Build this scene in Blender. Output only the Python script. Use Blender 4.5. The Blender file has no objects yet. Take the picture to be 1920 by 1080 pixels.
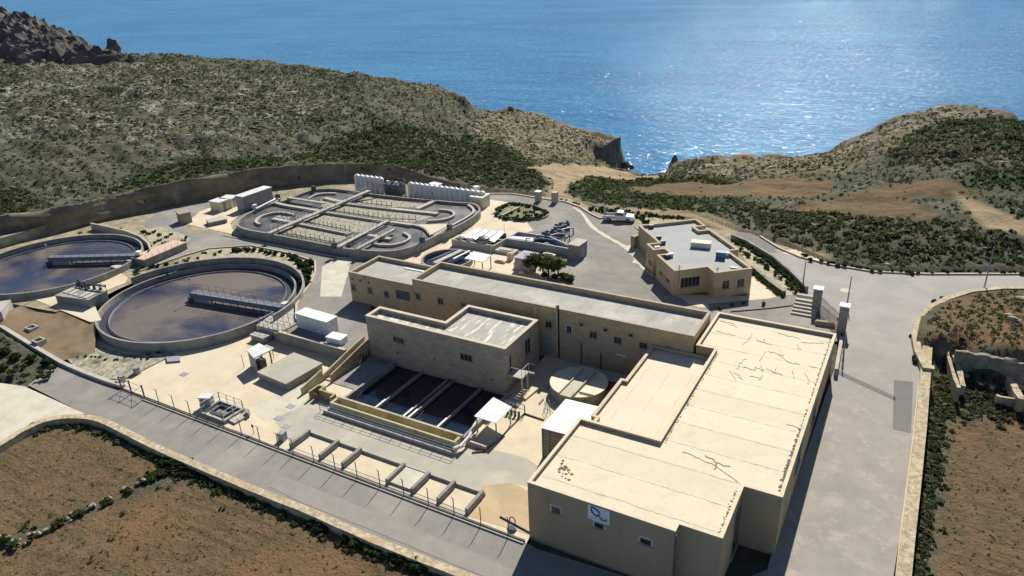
import bpy, bmesh, math, random
import numpy as np
from mathutils import Vector, Matrix, noise
random.seed(7); RNG=np.random.default_rng(7)
S=bpy.context.scene; COL=S.collection
# ---------------------------------------------------------------- camera
FPX=1363.7; PIT=.41958; ROL=.04171; HEAD=.52977; CAMZ=42.0
_F=Vector((-math.sin(HEAD)*math.cos(PIT),math.cos(HEAD)*math.cos(PIT),-math.sin(PIT)))
_R0=Vector((math.cos(HEAD),math.sin(HEAD),0)); _D0=_F.cross(_R0)
_R=_R0*math.cos(ROL)+_D0*math.sin(ROL); _D=-_R0*math.sin(ROL)+_D0*math.cos(ROL)
cd=bpy.data.cameras.new('camera'); cam=bpy.data.objects.new('camera',cd); COL.objects.link(cam)
m=Matrix.Identity(4)
for i in range(3):
    m[i][0]=_R[i]; m[i][1]=-_D[i]; m[i][2]=-_F[i]
m[2][3]=CAMZ; cam.matrix_world=m
cd.sensor_width=36; cd.lens=36*FPX/1920; cd.clip_start=1; cd.clip_end=90000
S.camera=cam
# ---------------------------------------------------------------- sky, sun, exposure
SUN_EL=math.radians(41.5); SUN_AZ=math.radians(100)     # azimuth measured from +X, anticlockwise
W=bpy.data.worlds.new('World'); S.world=W; W.use_nodes=True
nt=W.node_tree; nt.nodes.clear()
sk=nt.nodes.new('ShaderNodeTexSky'); sk.sky_type='NISHITA'; sk.sun_disc=False
sk.sun_elevation=SUN_EL; sk.sun_rotation=math.pi/2-SUN_AZ; sk.altitude=50; sk.air_density=0.85; sk.dust_density=0.2; sk.ozone_density=2.0
bg=nt.nodes.new('ShaderNodeBackground'); bg.inputs[1].default_value=0.062
wo=nt.nodes.new('ShaderNodeOutputWorld'); nt.links.new(sk.outputs[0],bg.inputs[0]); nt.links.new(bg.outputs[0],wo.inputs[0])
sl=bpy.data.lights.new('sun','SUN'); sl.energy=5.0; sl.angle=math.radians(0.5); sl.color=(1,.93,.82)
sun=bpy.data.objects.new('sun',sl); COL.objects.link(sun); sun.location=(0,0,100)
sd=Vector((math.cos(SUN_EL)*math.cos(SUN_AZ),math.cos(SUN_EL)*math.sin(SUN_AZ),math.sin(SUN_EL)))
sun.rotation_euler=sd.to_track_quat('Z','Y').to_euler()
S.view_settings.view_transform='Standard'; S.view_settings.look='None'; S.view_settings.exposure=0.48; S.view_settings.gamma=1
S.render.resolution_x=1024; S.render.resolution_y=576
S.cycles.max_bounces=6; S.cycles.diffuse_bounces=3; S.cycles.glossy_bounces=3; S.cycles.transparent_max_bounces=4
# ---------------------------------------------------------------- measuring: where the sight line through a photo pixel meets a height or a wall
def ray(x,y): return _F*FPX+_R*(x-960)+_D*(y-540)
def G(x,y,z=0.):
    d=ray(x,y); t=(z-CAMZ)/d.z; return Vector((d.x*t,d.y*t,z))
UZ=1.4
def on_wall(p0,p1,x,y):           # -> distance along p0->p1, height
    d=ray(x,y); e=Vector((p1[0]-p0[0],p1[1]-p0[1])); L=e.length; e/=L; n=Vector((-e.y,e.x))
    t=(n.x*p0[0]+n.y*p0[1])/(n.x*d.x+n.y*d.y)
    P=Vector((d.x*t,d.y*t)); return (P-Vector(p0[:2])).dot(e), CAMZ+d.z*t
# ---------------------------------------------------------------- mesh collector
class MB:
    def __init__(s): s.v=[]; s.f=[]; s.c=None
    def add(s,vs,fs):
        o=len(s.v); s.v.extend([tuple(q) for q in vs]); s.f.extend([tuple(i+o for i in f) for f in fs]); return s
    def box(s,x0,y0,z0,x1,y1,z1,a=0.,o=None):
        vs=[(x,y,z) for z in (z0,z1) for x,y in ((x0,y0),(x1,y0),(x1,y1),(x0,y1))]
        if o is not None or a:
            c,sn=math.cos(a),math.sin(a); ox,oy=(o[0],o[1]) if o is not None else (0,0); oz=o[2] if o is not None and len(o)>2 else 0
            vs=[(ox+x*c-y*sn,oy+x*sn+y*c,z+oz) for x,y,z in vs]
        return s.add(vs,[(3,2,1,0),(4,5,6,7),(0,1,5,4),(1,2,6,5),(2,3,7,6),(3,0,4,7)])
    def prism(s,pts,z0,z1):
        n=len(pts); zb=z0 if callable(z0) else (lambda x,y:z0); zt=z1 if callable(z1) else (lambda x,y:z1)
        vs=[(p[0],p[1],zb(p[0],p[1])) for p in pts]+[(p[0],p[1],zt(p[0],p[1])) for p in pts]
        return s.add(vs,[tuple(range(n))[::-1],tuple(range(n,2*n))]+[(i,(i+1)%n,n+(i+1)%n,n+i) for i in range(n)])
    def sheet(s,pts,z):
        return s.add([(p[0],p[1],z) for p in pts],[tuple(range(len(pts)))])
    def ribbon(s,pts,w,z0,z1,closed=False,side=0):   # wall along a line; side -1/0/1 shifts it
        P=[Vector((p[0],p[1])) for p in pts]; n=len(P); A=[];B=[]
        for i in range(n):
            a=P[(i-1)%n] if (closed or i>0) else None; b=P[(i+1)%n] if (closed or i<n-1) else None
            d0=(P[i]-a).normalized() if a is not None else None; d1=(b-P[i]).normalized() if b is not None else None
            if d0 is None:d0=d1
            if d1 is None:d1=d0
            t=(d0+d1); t=t.normalized() if t.length>1e-6 else d0
            nn=Vector((-t.y,t.x)); k=1/max(.35,nn.dot(Vector((-d0.y,d0.x))))
            A.append(P[i]+nn*k*w*(.5+.5*side)); B.append(P[i]-nn*k*w*(.5-.5*side))
        zf0=z0 if callable(z0) else (lambda x,y:z0); zf1=z1 if callable(z1) else (lambda x,y:z1)
        vs=[]
        for q in range(n):
            for pt,zf in ((A[q],zf0),(B[q],zf0),(B[q],zf1),(A[q],zf1)): vs.append((pt.x,pt.y,zf(pt.x,pt.y)))
        fs=[]
        for i in range(n if closed else n-1):
            j=(i+1)%n
            for k in range(4): fs.append((4*i+k,4*i+(k+1)%4,4*j+(k+1)%4,4*j+k))
        if not closed: fs+= [(0,1,2,3),(4*n-1,4*n-2,4*n-3,4*n-4)]
        return s.add(vs,fs)
    def tube(s,pts,r,n=6):
        P=[Vector(p) for p in pts]; vs=[];
        for i,p in enumerate(P):
            t=((P[min(i+1,len(P)-1)]-P[max(i-1,0)])).normalized()
            u=t.cross(Vector((0,0,1))); u=u.normalized() if u.length>1e-3 else Vector((1,0,0)); w=u.cross(t)
            rr=r[i] if isinstance(r,(list,tuple)) else r
            for k in range(n):
                a=2*math.pi*k/n; vs.append(p+u*math.cos(a)*rr+w*math.sin(a)*rr)
        m=len(P); fs=[(i*n+k,i*n+(k+1)%n,(i+1)*n+(k+1)%n,(i+1)*n+k) for i in range(m-1) for k in range(n)]
        fs+=[tuple(range(n))[::-1],tuple(range((m-1)*n,m*n))]
        return s.add(vs,fs)
    def cyl(s,c,r,z0,z1,n=24,r2=None):
        r2=r if r2 is None else r2
        vs=[(c[0]+math.cos(2*math.pi*k/n)*r,c[1]+math.sin(2*math.pi*k/n)*r,z0) for k in range(n)]+[(c[0]+math.cos(2*math.pi*k/n)*r2,c[1]+math.sin(2*math.pi*k/n)*r2,z1) for k in range(n)]
        return s.add(vs,[tuple(range(n))[::-1],tuple(range(n,2*n))]+[(k,(k+1)%n,n+(k+1)%n,n+k) for k in range(n)])
    def dome(s,c,r,z,h,n=12,rings=3):
        vs=[];fs=[]
        for i in range(rings):
            a=math.pi/2*i/rings
            for k in range(n): vs.append((c[0]+r*math.cos(a)*math.cos(2*math.pi*k/n),c[1]+r*math.cos(a)*math.sin(2*math.pi*k/n),z+h*math.sin(a)))
        vs.append((c[0],c[1],z+h))
        for i in range(rings-1):
            for k in range(n): fs.append((i*n+k,i*n+(k+1)%n,(i+1)*n+(k+1)%n,(i+1)*n+k))
        for k in range(n): fs.append(((rings-1)*n+k,(rings-1)*n+(k+1)%n,rings*n))
        return s.add(vs,fs)
    def rock(s,c,r,seed=0,flat=.7,sub=2,rough=.45):
        bm=bmesh.new(); bmesh.ops.create_icosphere(bm,subdivisions=sub,radius=1)
        rx,ry,rz=(r,r,r*flat) if not isinstance(r,(tuple,list)) else r
        vs=[]
        for v in bm.verts:
            p=v.co; k=1+rough*noise.noise(p*1.3+Vector((seed*3.7,seed*1.3,seed)))+rough*.5*noise.noise(p*3+Vector((seed,0,seed*2.1)))
            vs.append((c[0]+p.x*rx*k,c[1]+p.y*ry*k,c[2]+p.z*rz*k))
        fs=[tuple(v.index for v in f.verts) for f in bm.faces]; bm.free()
        return s.add(vs,fs)
    def build(s,name,mat,parent=None,smooth=False,fix=True):
        me=bpy.data.meshes.new(name)
        if parent is not None:
            o=Vector((0,0,0)); q=parent
            while q is not None: o+=q.location; q=q.parent
        else:
            A=np.array(s.v); o=Vector(((A[:,0].min()+A[:,0].max())/2,(A[:,1].min()+A[:,1].max())/2,A[:,2].min()))
        me.from_pydata([(x-o.x,y-o.y,z-o.z) for x,y,z in s.v],[],s.f)
        if fix:
            bm=bmesh.new(); bm.from_mesh(me); bmesh.ops.recalc_face_normals(bm,faces=bm.faces[:]); bm.to_mesh(me); bm.free()
        if smooth: me.polygons.foreach_set('use_smooth',[True]*len(me.polygons))
        me.materials.append(mat); ob=bpy.data.objects.new(name,me); COL.objects.link(ob)
        if parent is not None: ob.parent=parent
        else: ob.location=o
        return ob
def tag(o,label,cat,group=None):
    o['label']=label; o['category']=cat
    if group: o['group']=group
    return o
def thing(name,label,cat,loc,group=None):
    o=bpy.data.objects.new(name,None); COL.objects.link(o); o.location=Vector(loc); o.empty_display_size=.3
    return tag(o,label,cat,group)
def struct(o,kind='structure'): o['kind']=kind; return o
def dup(root,loc,rz=0,label=None,scale=None):
    r=root.copy(); COL.objects.link(r); r.location=Vector(loc); r.rotation_euler=(0,0,rz)
    if scale: r.scale=scale
    if label: r['label']=label
    for ch in list(root.children):
        c=ch.copy(); COL.objects.link(c); c.parent=r
        for g in list(ch.children):
            d=g.copy(); COL.objects.link(d); d.parent=c
    return r
def offs(pts,d):                   # inset of a closed ccw outline
    P=[Vector((p[0],p[1])) for p in pts]; n=len(P); out=[]
    ar=sum(P[i].x*P[(i+1)%n].y-P[(i+1)%n].x*P[i].y for i in range(n)); sg=1 if ar>0 else -1
    for i in range(n):
        d0=(P[i]-P[i-1]).normalized(); d1=(P[(i+1)%n]-P[i]).normalized()
        n0=Vector((-d0.y,d0.x))*sg; n1=Vector((-d1.y,d1.x))*sg
        k=1+n0.dot(n1); out.append(P[i]+(n0+n1)*d/k if abs(k)>1e-3 else P[i]+n0*d)
    return out
# ---------------------------------------------------------------- materials
def rgb(c): return (c[0],c[1],c[2],1)
def mat_new(name):
    m=bpy.data.materials.new(name); m.use_nodes=True; t=m.node_tree; b=t.nodes['Principled BSDF']; return m,t,b
def N(t,typ,**k):
    n=t.nodes.new(typ)
    for a,v in k.items(): setattr(n,a,v)
    return n
def noise_node(t,scale,detail=4,rough=.6,vec=None,dist=0.):
    n=N(t,'ShaderNodeTexNoise'); n.inputs['Scale'].default_value=scale; n.inputs['Detail'].default_value=detail; n.inputs['Roughness'].default_value=rough; n.inputs['Distortion'].default_value=dist
    if vec is not None: t.links.new(vec,n.inputs['Vector'])
    return n.outputs['Fac']
def mapr(t,v,a,b,c=0.,d=1.):
    n=N(t,'ShaderNodeMapRange'); t.links.new(v,n.inputs[0])
    for i,x in enumerate((a,b,c,d)): n.inputs[i+1].default_value=x
    return n.outputs[0]
def mix(t,f,a,b,mode='MIX'):
    n=N(t,'ShaderNodeMix',data_type='RGBA',blend_type=mode)
    for i,x in ((0,f),(6,a),(7,b)):
        if isinstance(x,(int,float)): n.inputs[i].default_value=x
        elif isinstance(x,tuple): n.inputs[i].default_value=rgb(x)
        else: t.links.new(x,n.inputs[i])
    return n.outputs[2]
def pos(t): return N(t,'ShaderNodeNewGeometry').outputs['Position']
def mathn(t,op,a,b=0.):
    n=N(t,'ShaderNodeMath',operation=op)
    for i,x in enumerate((a,b)):
        if isinstance(x,(int,float)): n.inputs[i].default_value=x
        else: t.links.new(x,n.inputs[i])
    return n.outputs[0]
def bump(t,b,h,strength,dist):
    n=N(t,'ShaderNodeBump'); n.inputs['Strength'].default_value=strength; n.inputs['Distance'].default_value=dist
    t.links.new(h,n.inputs['Height']); t.links.new(n.outputs[0],b.inputs['Normal'])
def mk(name,c1,c2=None,scale=.6,rough=.85,c3=None,s3=.12,lo=.35,hi=.65,bmp=.0,bs=8.,metal=0.,spec=.3,streak=False):
    """two or three colours blended by noise in world metres"""
    m,t,b=mat_new(name); p=pos(t)
    if streak:
        mp=N(t,'ShaderNodeMapping'); mp.inputs['Scale'].default_value=(1,1,.25); t.links.new(p,mp.inputs[0]); p=mp.outputs[0]
    c2=c2 or tuple(x*.8 for x in c1)
    col=mix(t,mapr(t,noise_node(t,scale,6,.65,p),lo,hi),c1,c2)
    if c3: col=mix(t,mapr(t,noise_node(t,s3,5,.6,p),.5,.68),col,c3)
    t.links.new(col,b.inputs['Base Color']); b.inputs['Roughness'].default_value=rough; b.inputs['Metallic'].default_value=metal
    b.inputs['Specular IOR Level'].default_value=spec
    if bmp: bump(t,b,noise_node(t,bs,4,.7,p),bmp,.05)
    return m
M={}
M['yard']=mk('pale_concrete',(.62,.54,.39),(.50,.43,.31),.35,.9,(.56,.51,.40),.09,bmp=.2)
M['yard2']=mk('grey_concrete',(.40,.38,.31),(.33,.32,.275),.4,.9,(.47,.44,.35),.22)
M['patch']=mk('worn_concrete',(.56,.53,.43),(.44,.42,.34),.6,.9)
M['road']=mk('asphalt',(.255,.243,.225),(.205,.197,.185),.5,.95,(.31,.29,.26),.16,bmp=.3,spec=.12)
M['roadR']=None
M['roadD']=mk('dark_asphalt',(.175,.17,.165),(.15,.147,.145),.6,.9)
M['coping']=mk('coping',(.52,.46,.37),(.42,.37,.29),1.5,.85)
M['conc']=mk('tank_concrete',(.31,.30,.275),(.23,.225,.205),1.2,.9,(.17,.17,.16),.5,bmp=.2)
M['concl']=mk('light_tank_concrete',(.46,.435,.38),(.36,.345,.30),1.2,.9)
M['yellow']=mk('yellow_plaster',(.42,.33,.205),(.365,.285,.18),.7,.9,(.33,.255,.16),.25,streak=True)
M['yellow2']=mk('yellow_stone',(.50,.45,.29),(.42,.37,.24),.8,.9,(.34,.30,.19),.6)
M['roofg']=mk('grey_roof',(.37,.37,.335),(.30,.30,.275),.35,.85,(.45,.44,.39),.3,bmp=.1)
M['bedg']=mk('green_bed',(.10,.13,.05),(.20,.19,.11),1.6,.95,(.32,.29,.21),.9)
M['admr']=mk('admin_roof',(.34,.35,.345),(.30,.31,.31),.5,.85)
M['admw']=mk('admin_wall',(.50,.41,.27),(.44,.36,.24),.6,.9,(.38,.30,.19),.3)
M['white']=mk('white_paint',(.80,.79,.76),(.70,.69,.66),1.,.5)
M['whited']=mk('dusty_white',(.66,.66,.65),(.52,.53,.54),1.5,.6)
M['cream']=mk('cream_paint',(.66,.60,.47),(.56,.51,.40),1.,.7)
M['grey']=mk('grey_paint',(.30,.31,.34),(.25,.26,.29),1.,.6)
M['metal']=mk('galvanised',(.36,.38,.40),(.26,.28,.30),3.,.5,metal=.3)
M['steel']=mk('dark_steel',(.10,.11,.13),(.07,.075,.09),3.,.5,metal=.3)
M['pipe']=mk('blue_grey_pipe',(.12,.15,.21),(.07,.09,.13),3.,.45,metal=.2)
M['glass']=mk('dark_glass',(.02,.025,.035),(.035,.04,.05),2.,.15,spec=.6)
M['frame']=mk('window_frame',(.33,.31,.27),(.28,.26,.22),2.,.7)
M['black']=mk('black_rubber',(.02,.02,.022),(.03,.03,.03),3.,.8)
M['tar']=mk('tar',(.06,.06,.055),(.17,.155,.12),2.,.9)
M['rust']=mk('rust_red',(.24,.09,.06),(.16,.07,.05),2.,.8)
M['red']=mk('red_paint',(.55,.05,.06),(.45,.04,.05),2.,.5)
M['blue']=mk('blue_paint',(.09,.16,.34),(.07,.12,.26),2.,.5)
M['pink']=mk('salmon_paint',(.60,.42,.34),(.5,.35,.28),2.,.7)
M['beige']=mk('beige_block',(.34,.29,.21),(.28,.24,.17),1.,.9)
M['gravel']=mk('gravel',(.42,.39,.31),(.20,.195,.15),2.2,.95,(.09,.11,.055),.5,lo=.4,hi=.6)
M['bed']=mk('garden_bed',(.44,.39,.29),(.30,.27,.19),1.3,.95,(.15,.16,.08),.7)
M['soil']=mk('brown_soil',(.19,.14,.085),(.24,.18,.11),.45,.95,(.10,.08,.05),.25,bmp=.5,bs=3)
M['sand']=mk('sand_path',(.50,.38,.24),(.42,.32,.20),.3,.95,(.34,.29,.18),.15,bmp=.2)
M['chalk']=mk('chalk_verge',(.62,.53,.38),(.45,.37,.25),.5,.95,(.18,.16,.10),.5)
def streaky_roof():
    m,t,b=mat_new('streaked_roof'); p=pos(t)
    mp=N(t,'ShaderNodeMapping'); mp.inputs['Scale'].default_value=(1.5,.28,1); t.links.new(p,mp.inputs[0])
    c=mix(t,mapr(t,noise_node(t,.5,5,.6,p),.4,.6),(.30,.30,.265),(.37,.365,.32))
    c=mix(t,mapr(t,noise_node(t,1.2,2,.5,mp.outputs[0]),.56,.60),c,(.62,.60,.54))
    t.links.new(c,b.inputs['Base Color']); b.inputs['Roughness'].default_value=.85; return m
M['roofs']=streaky_roof()
def right_road():
    m,t,b=mat_new('dusty_asphalt'); p=pos(t)
    c=mix(t,mapr(t,noise_node(t,.35,8,.7,p),.38,.62),(.255,.24,.215),(.31,.287,.25))
    c=mix(t,mapr(t,noise_node(t,.42,9,.75,p),.52,.62),c,(.36,.328,.278))
    c=mix(t,mapr(t,noise_node(t,6,3,.7,p),.70,.78),c,(.52,.48,.40))
    sx=N(t,'ShaderNodeSeparateXYZ'); t.links.new(p,sx.inputs[0])
    far=mapr(t,sx.outputs[1],66,84)      # cleaner, greyer asphalt at the junction
    c=mix(t,far,c,mix(t,mapr(t,noise_node(t,.25,6,.65,p),.4,.6),(.26,.25,.235),(.31,.295,.275)))
    t.links.new(c,b.inputs['Base Color']); b.inputs['Roughness'].default_value=.9; bump(t,b,noise_node(t,5,5,.7,p),.3,.03); return m
M['roadR']=right_road()
def cream_roof():
    m,t,b=mat_new('cream_roof'); p=pos(t); sx=N(t,'ShaderNodeSeparateXYZ'); t.links.new(p,sx.inputs[0])
    c=mix(t,mapr(t,noise_node(t,.3,6,.6,p),.35,.65),(.68,.59,.42),(.63,.57,.44))
    c=mix(t,mapr(t,noise_node(t,3,6,.75,p),.54,.72),c,(.50,.43,.31)); c=mix(t,mapr(t,noise_node(t,.6,8,.78,p,.8),.50,.64,0,.8),c,(.53,.49,.37)); c=mix(t,mapr(t,noise_node(t,9,3,.7,p),.72,.80,0,.5),c,(.30,.27,.20))
    bandv=mathn(t,'DIVIDE',sx.outputs[1],2.93); fl=mathn(t,'FLOOR',bandv); wn=N(t,'ShaderNodeTexWhiteNoise',noise_dimensions='1D'); t.links.new(fl,wn.inputs['W'])
    c=mix(t,mathn(t,'MULTIPLY',wn.outputs[0],.5),c,(.50,.475,.37))
    yy=mathn(t,'ADD',sx.outputs[1],mathn(t,'MULTIPLY',noise_node(t,.6,5,.7,p),.5))
    fr=mathn(t,'FRACT',mathn(t,'DIVIDE',yy,2.93)); d=mathn(t,'ABSOLUTE',mathn(t,'SUBTRACT',fr,.5))
    j=mapr(t,d,.485,.494); j=mathn(t,'MULTIPLY',j,mapr(t,noise_node(t,.9,4,.7,p),.36,.55,.25,.95))
    c=mix(t,j,c,(.17,.155,.11)); t.links.new(c,b.inputs['Base Color']); b.inputs['Roughness'].default_value=.9; return m
M['roofc']=cream_roof()
def low_roof():
    m,t,b=mat_new('pink_cream_roof'); p=pos(t); sx=N(t,'ShaderNodeSeparateXYZ'); t.links.new(p,sx.inputs[0])
    c=mix(t,mapr(t,noise_node(t,.3,6,.6,p),.35,.65),(.66,.58,.45),(.62,.53,.40))
    c=mix(t,mapr(t,noise_node(t,1.2,5,.7,p),.62,.75),c,(.50,.45,.36))
    xx=mathn(t,'ADD',sx.outputs[0],mathn(t,'MULTIPLY',noise_node(t,.6,4,.7,p),.25))
    fr=mathn(t,'FRACT',mathn(t,'DIVIDE',mathn(t,'ADD',xx,.6),2.2)); d=mathn(t,'ABSOLUTE',mathn(t,'SUBTRACT',fr,.5))
    j=mathn(t,'MULTIPLY',mapr(t,d,.470,.492),mapr(t,noise_node(t,.5,4,.7,p),.42,.60,.0,.7))
    c=mix(t,j,c,(.36,.32,.26)); t.links.new(c,b.inputs['Base Color']); b.inputs['Roughness'].default_value=.9; return m
M['rooflow']=low_roof()
def masonry(name,c1,c2,c3,tint):
    m,t,b=mat_new(name); p=pos(t); sx=N(t,'ShaderNodeSeparateXYZ'); t.links.new(p,sx.inputs[0])
    cb=N(t,'ShaderNodeCombineXYZ'); t.links.new(mathn(t,'ADD',sx.outputs[0],sx.outputs[1]),cb.inputs[0]); t.links.new(sx.outputs[2],cb.inputs[1])
    br=N(t,'ShaderNodeTexBrick'); t.links.new(cb.outputs[0],br.inputs['Vector']); br.inputs['Scale'].default_value=1.
    br.inputs['Brick Width'].default_value=.75; br.inputs['Row Height'].default_value=.3; br.inputs['Mortar Size'].default_value=.012
    br.inputs['Color1'].default_value=rgb(c1); br.inputs['Color2'].default_value=rgb(c2); br.inputs['Mortar'].default_value=rgb(tuple(x*.75 for x in c2)); br.inputs['Bias'].default_value=-.2
    n=mapr(t,noise_node(t,.45,5,.65,p),.5,.66); c=mix(t,n,br.outputs[0],c3)
    n2=mapr(t,noise_node(t,1.6,4,.6,p),.66,.72); c=mix(t,n2,c,tint)
    t.links.new(c,b.inputs['Base Color']); b.inputs['Roughness'].default_value=.92; bump(t,b,br.outputs['Fac'],.3,.02); return m
M['stone']=masonry('limestone_blocks',(.40,.345,.265),(.28,.245,.195),(.33,.29,.235),(.52,.47,.38))
def add_streaks(m):
    t=m.node_tree; b=t.nodes['Principled BSDF']; src=b.inputs['Base Color'].links[0].from_socket; p=pos(t)
    mp=N(t,'ShaderNodeMapping'); mp.inputs['Scale'].default_value=(2.2,.22,1); mp.inputs['Rotation'].default_value=(0,0,.12); t.links.new(p,mp.inputs[0])
    c=mix(t,mapr(t,noise_node(t,.7,4,.6,mp.outputs[0]),.54,.70,0,.7),src,(.24,.24,.215)); c=mix(t,mapr(t,noise_node(t,.5,5,.7,mp.outputs[0],.5),.60,.72,0,.6),c,(.52,.50,.44)); t.links.new(c,b.inputs['Base Color'])
add_streaks(M['roofg'])
M['stonel']=masonry('ochre_blocks',(.48,.37,.225),(.37,.29,.18),(.40,.33,.22),(.54,.47,.36))
M['bridge']=mk('bridge_steel',(.20,.22,.25),(.13,.145,.17),2.,.6,metal=.2)
M['cut']=mk('quarry_face',(.23,.185,.13),(.14,.115,.08),.25,.95,(.26,.22,.16),.4,bmp=.9,bs=1.5)
M['rubble']=mk('rubble_wall',(.52,.45,.31),(.30,.25,.17),2.2,.95,(.40,.31,.18),.5,lo=.4,hi=.6,bmp=.8,bs=5)
M['verge']=mk('rubbly_verge',(.36,.30,.205),(.22,.19,.125),.7,.95,(.13,.135,.07),.22,lo=.4,hi=.6,bmp=.4,bs=3)
M['launder']=mk('launder_painted_shade',(.03,.035,.05),(.05,.055,.07),2,.5)  # navy colour stands in for the shade band inside the tank rim
M['rubbleg']=mk('grey_rubble_wall',(.30,.275,.22),(.17,.155,.125),1.2,.95,(.36,.33,.26),.5,bmp=.8,bs=3)
def scum(name,d,s,sc,lo,hi,rough):
    m,t,b=mat_new(name); p=pos(t)
    f=mapr(t,noise_node(t,sc,5,.55,p,.4),lo,hi); c=mix(t,f,d,s)
    c=mix(t,mapr(t,noise_node(t,2.2,6,.8,p),.55,.8,0,.35),c,tuple(x*1.5 for x in s))
    t.links.new(c,b.inputs['Base Color']); t.links.new(mapr(t,f,0,1,rough,.55),b.inputs['Roughness']); bump(t,b,noise_node(t,3,4,.6,p),.25,.02); return m
M['clar']=scum('clarifier_water',(.024,.030,.060),(.125,.102,.086),.10,.38,.57,.22)
M['aer']=scum('aeration_water',(.05,.05,.052),(.10,.09,.08),.35,.4,.6,.4)
M['basin']=mk('basin_water',(.006,.014,.035),(.004,.008,.02),.6,.12,spec=.5)
def foam():
    m,t,b=mat_new('foam'); p=pos(t)
    c=mix(t,mapr(t,noise_node(t,1.7,7,.75,p),.42,.60),(.10,.105,.09),(.44,.39,.27))
    c=mix(t,mapr(t,noise_node(t,.8,5,.7,p),.52,.66),c,(.25,.27,.22))
    t.links.new(c,b.inputs['Base Color']); b.inputs['Roughness'].default_value=.8; return m
M['foam']=foam()
def leaf(name,cols,trans=0.):
    m,t,b=mat_new(name); a=N(t,'ShaderNodeAttribute',attribute_name='tint'); r=N(t,'ShaderNodeValToRGB')
    t.links.new(a.outputs['Fac'],r.inputs[0]); e=r.color_ramp.elements
    for i,(q,c) in enumerate(cols):
        if i<2: e[i].position=q; e[i].color=rgb(c)
        else:
            x=e.new(q); x.color=rgb(c)
    t.links.new(r.outputs[0],b.inputs['Base Color']); b.inputs['Roughness'].default_value=.75
    tl=N(t,'ShaderNodeBsdfTranslucent'); ms_=N(t,'ShaderNodeMixShader'); ms_.inputs[0].default_value=.42; t.links.new(mix(t,1.,r.outputs[0],(1.2,1.15,.9),'MULTIPLY'),tl.inputs[0])
    t.links.new(b.outputs[0],ms_.inputs[1]); t.links.new(tl.outputs[0],ms_.inputs[2]); t.links.new(ms_.outputs[0],t.nodes['Material Output'].inputs[0]); b.inputs['Specular IOR Level'].default_value=.2; return m
M['leaf']=leaf('shrub_leaves',[(0,(.018,.042,.016)),(1,(.16,.17,.07)),(.4,(.035,.075,.022)),(.7,(.085,.12,.04))])
M['scrub']=leaf('scrub_leaves',[(0,(.038,.062,.028)),(1,(.32,.28,.18)),(.25,(.055,.085,.036)),(.45,(.085,.10,.050)),(.6,(.11,.11,.092)),(.75,(.125,.10,.068)),(.9,(.20,.17,.11))])
M['bark']=mk('bark',(.12,.09,.06),(.08,.06,.04),3.,.9)
M['rock']=mk('limestone_rock',(.36,.32,.25),(.22,.20,.165),.8,.95,(.14,.125,.11),.3,bmp=.8,bs=2)
M['rockd']=mk('dark_cliff_rock',(.12,.11,.10),(.075,.07,.07),.3,.95,(.17,.15,.12),.15,bmp=.9,bs=1.2)
# ================================================================ terrain, cliffs and sea
SEA=-25.
def GX(l): return [G(*q) for q in l]
coast=[(-500,55,20),(-200,62,20),(0,82,20),(100,89,19),(250,97,18),(400,106,16),(500,113,14),(560,121,13),(640,133,11.5),(710,143,10),(780,155,8),(835,165,6),(872,176,5),(884,198,1),(894,206,-1.5),(930,203,-2),(952,197,-2),(1000,208,-3),(1060,228,-4.5),(1110,246,-5.5),(1163,254,-6),(1143,270,-6.3),(1114,284,-6.8),(1121,299,-10.5),(1145,307,-11.5),(1190,316,-12.4),(1245,323,-12.6),(1254,310,-10.5),(1258,291,-8),(1275,297,-8),(1320,293,-7),(1370,288,-6),(1440,285,-6),(1485,290,-6),(1508,293,-6),(1545,284,-4),(1570,268,-2),(1600,254,0),(1640,232,3),(1680,216,5),(1720,204,7),(1760,196,8),(1800,190,8.5),(1830,188,9),(1860,194,8.5),(1885,205,7.5),(1912,224,6),(2000,236,6),(2300,262,6)]
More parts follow.
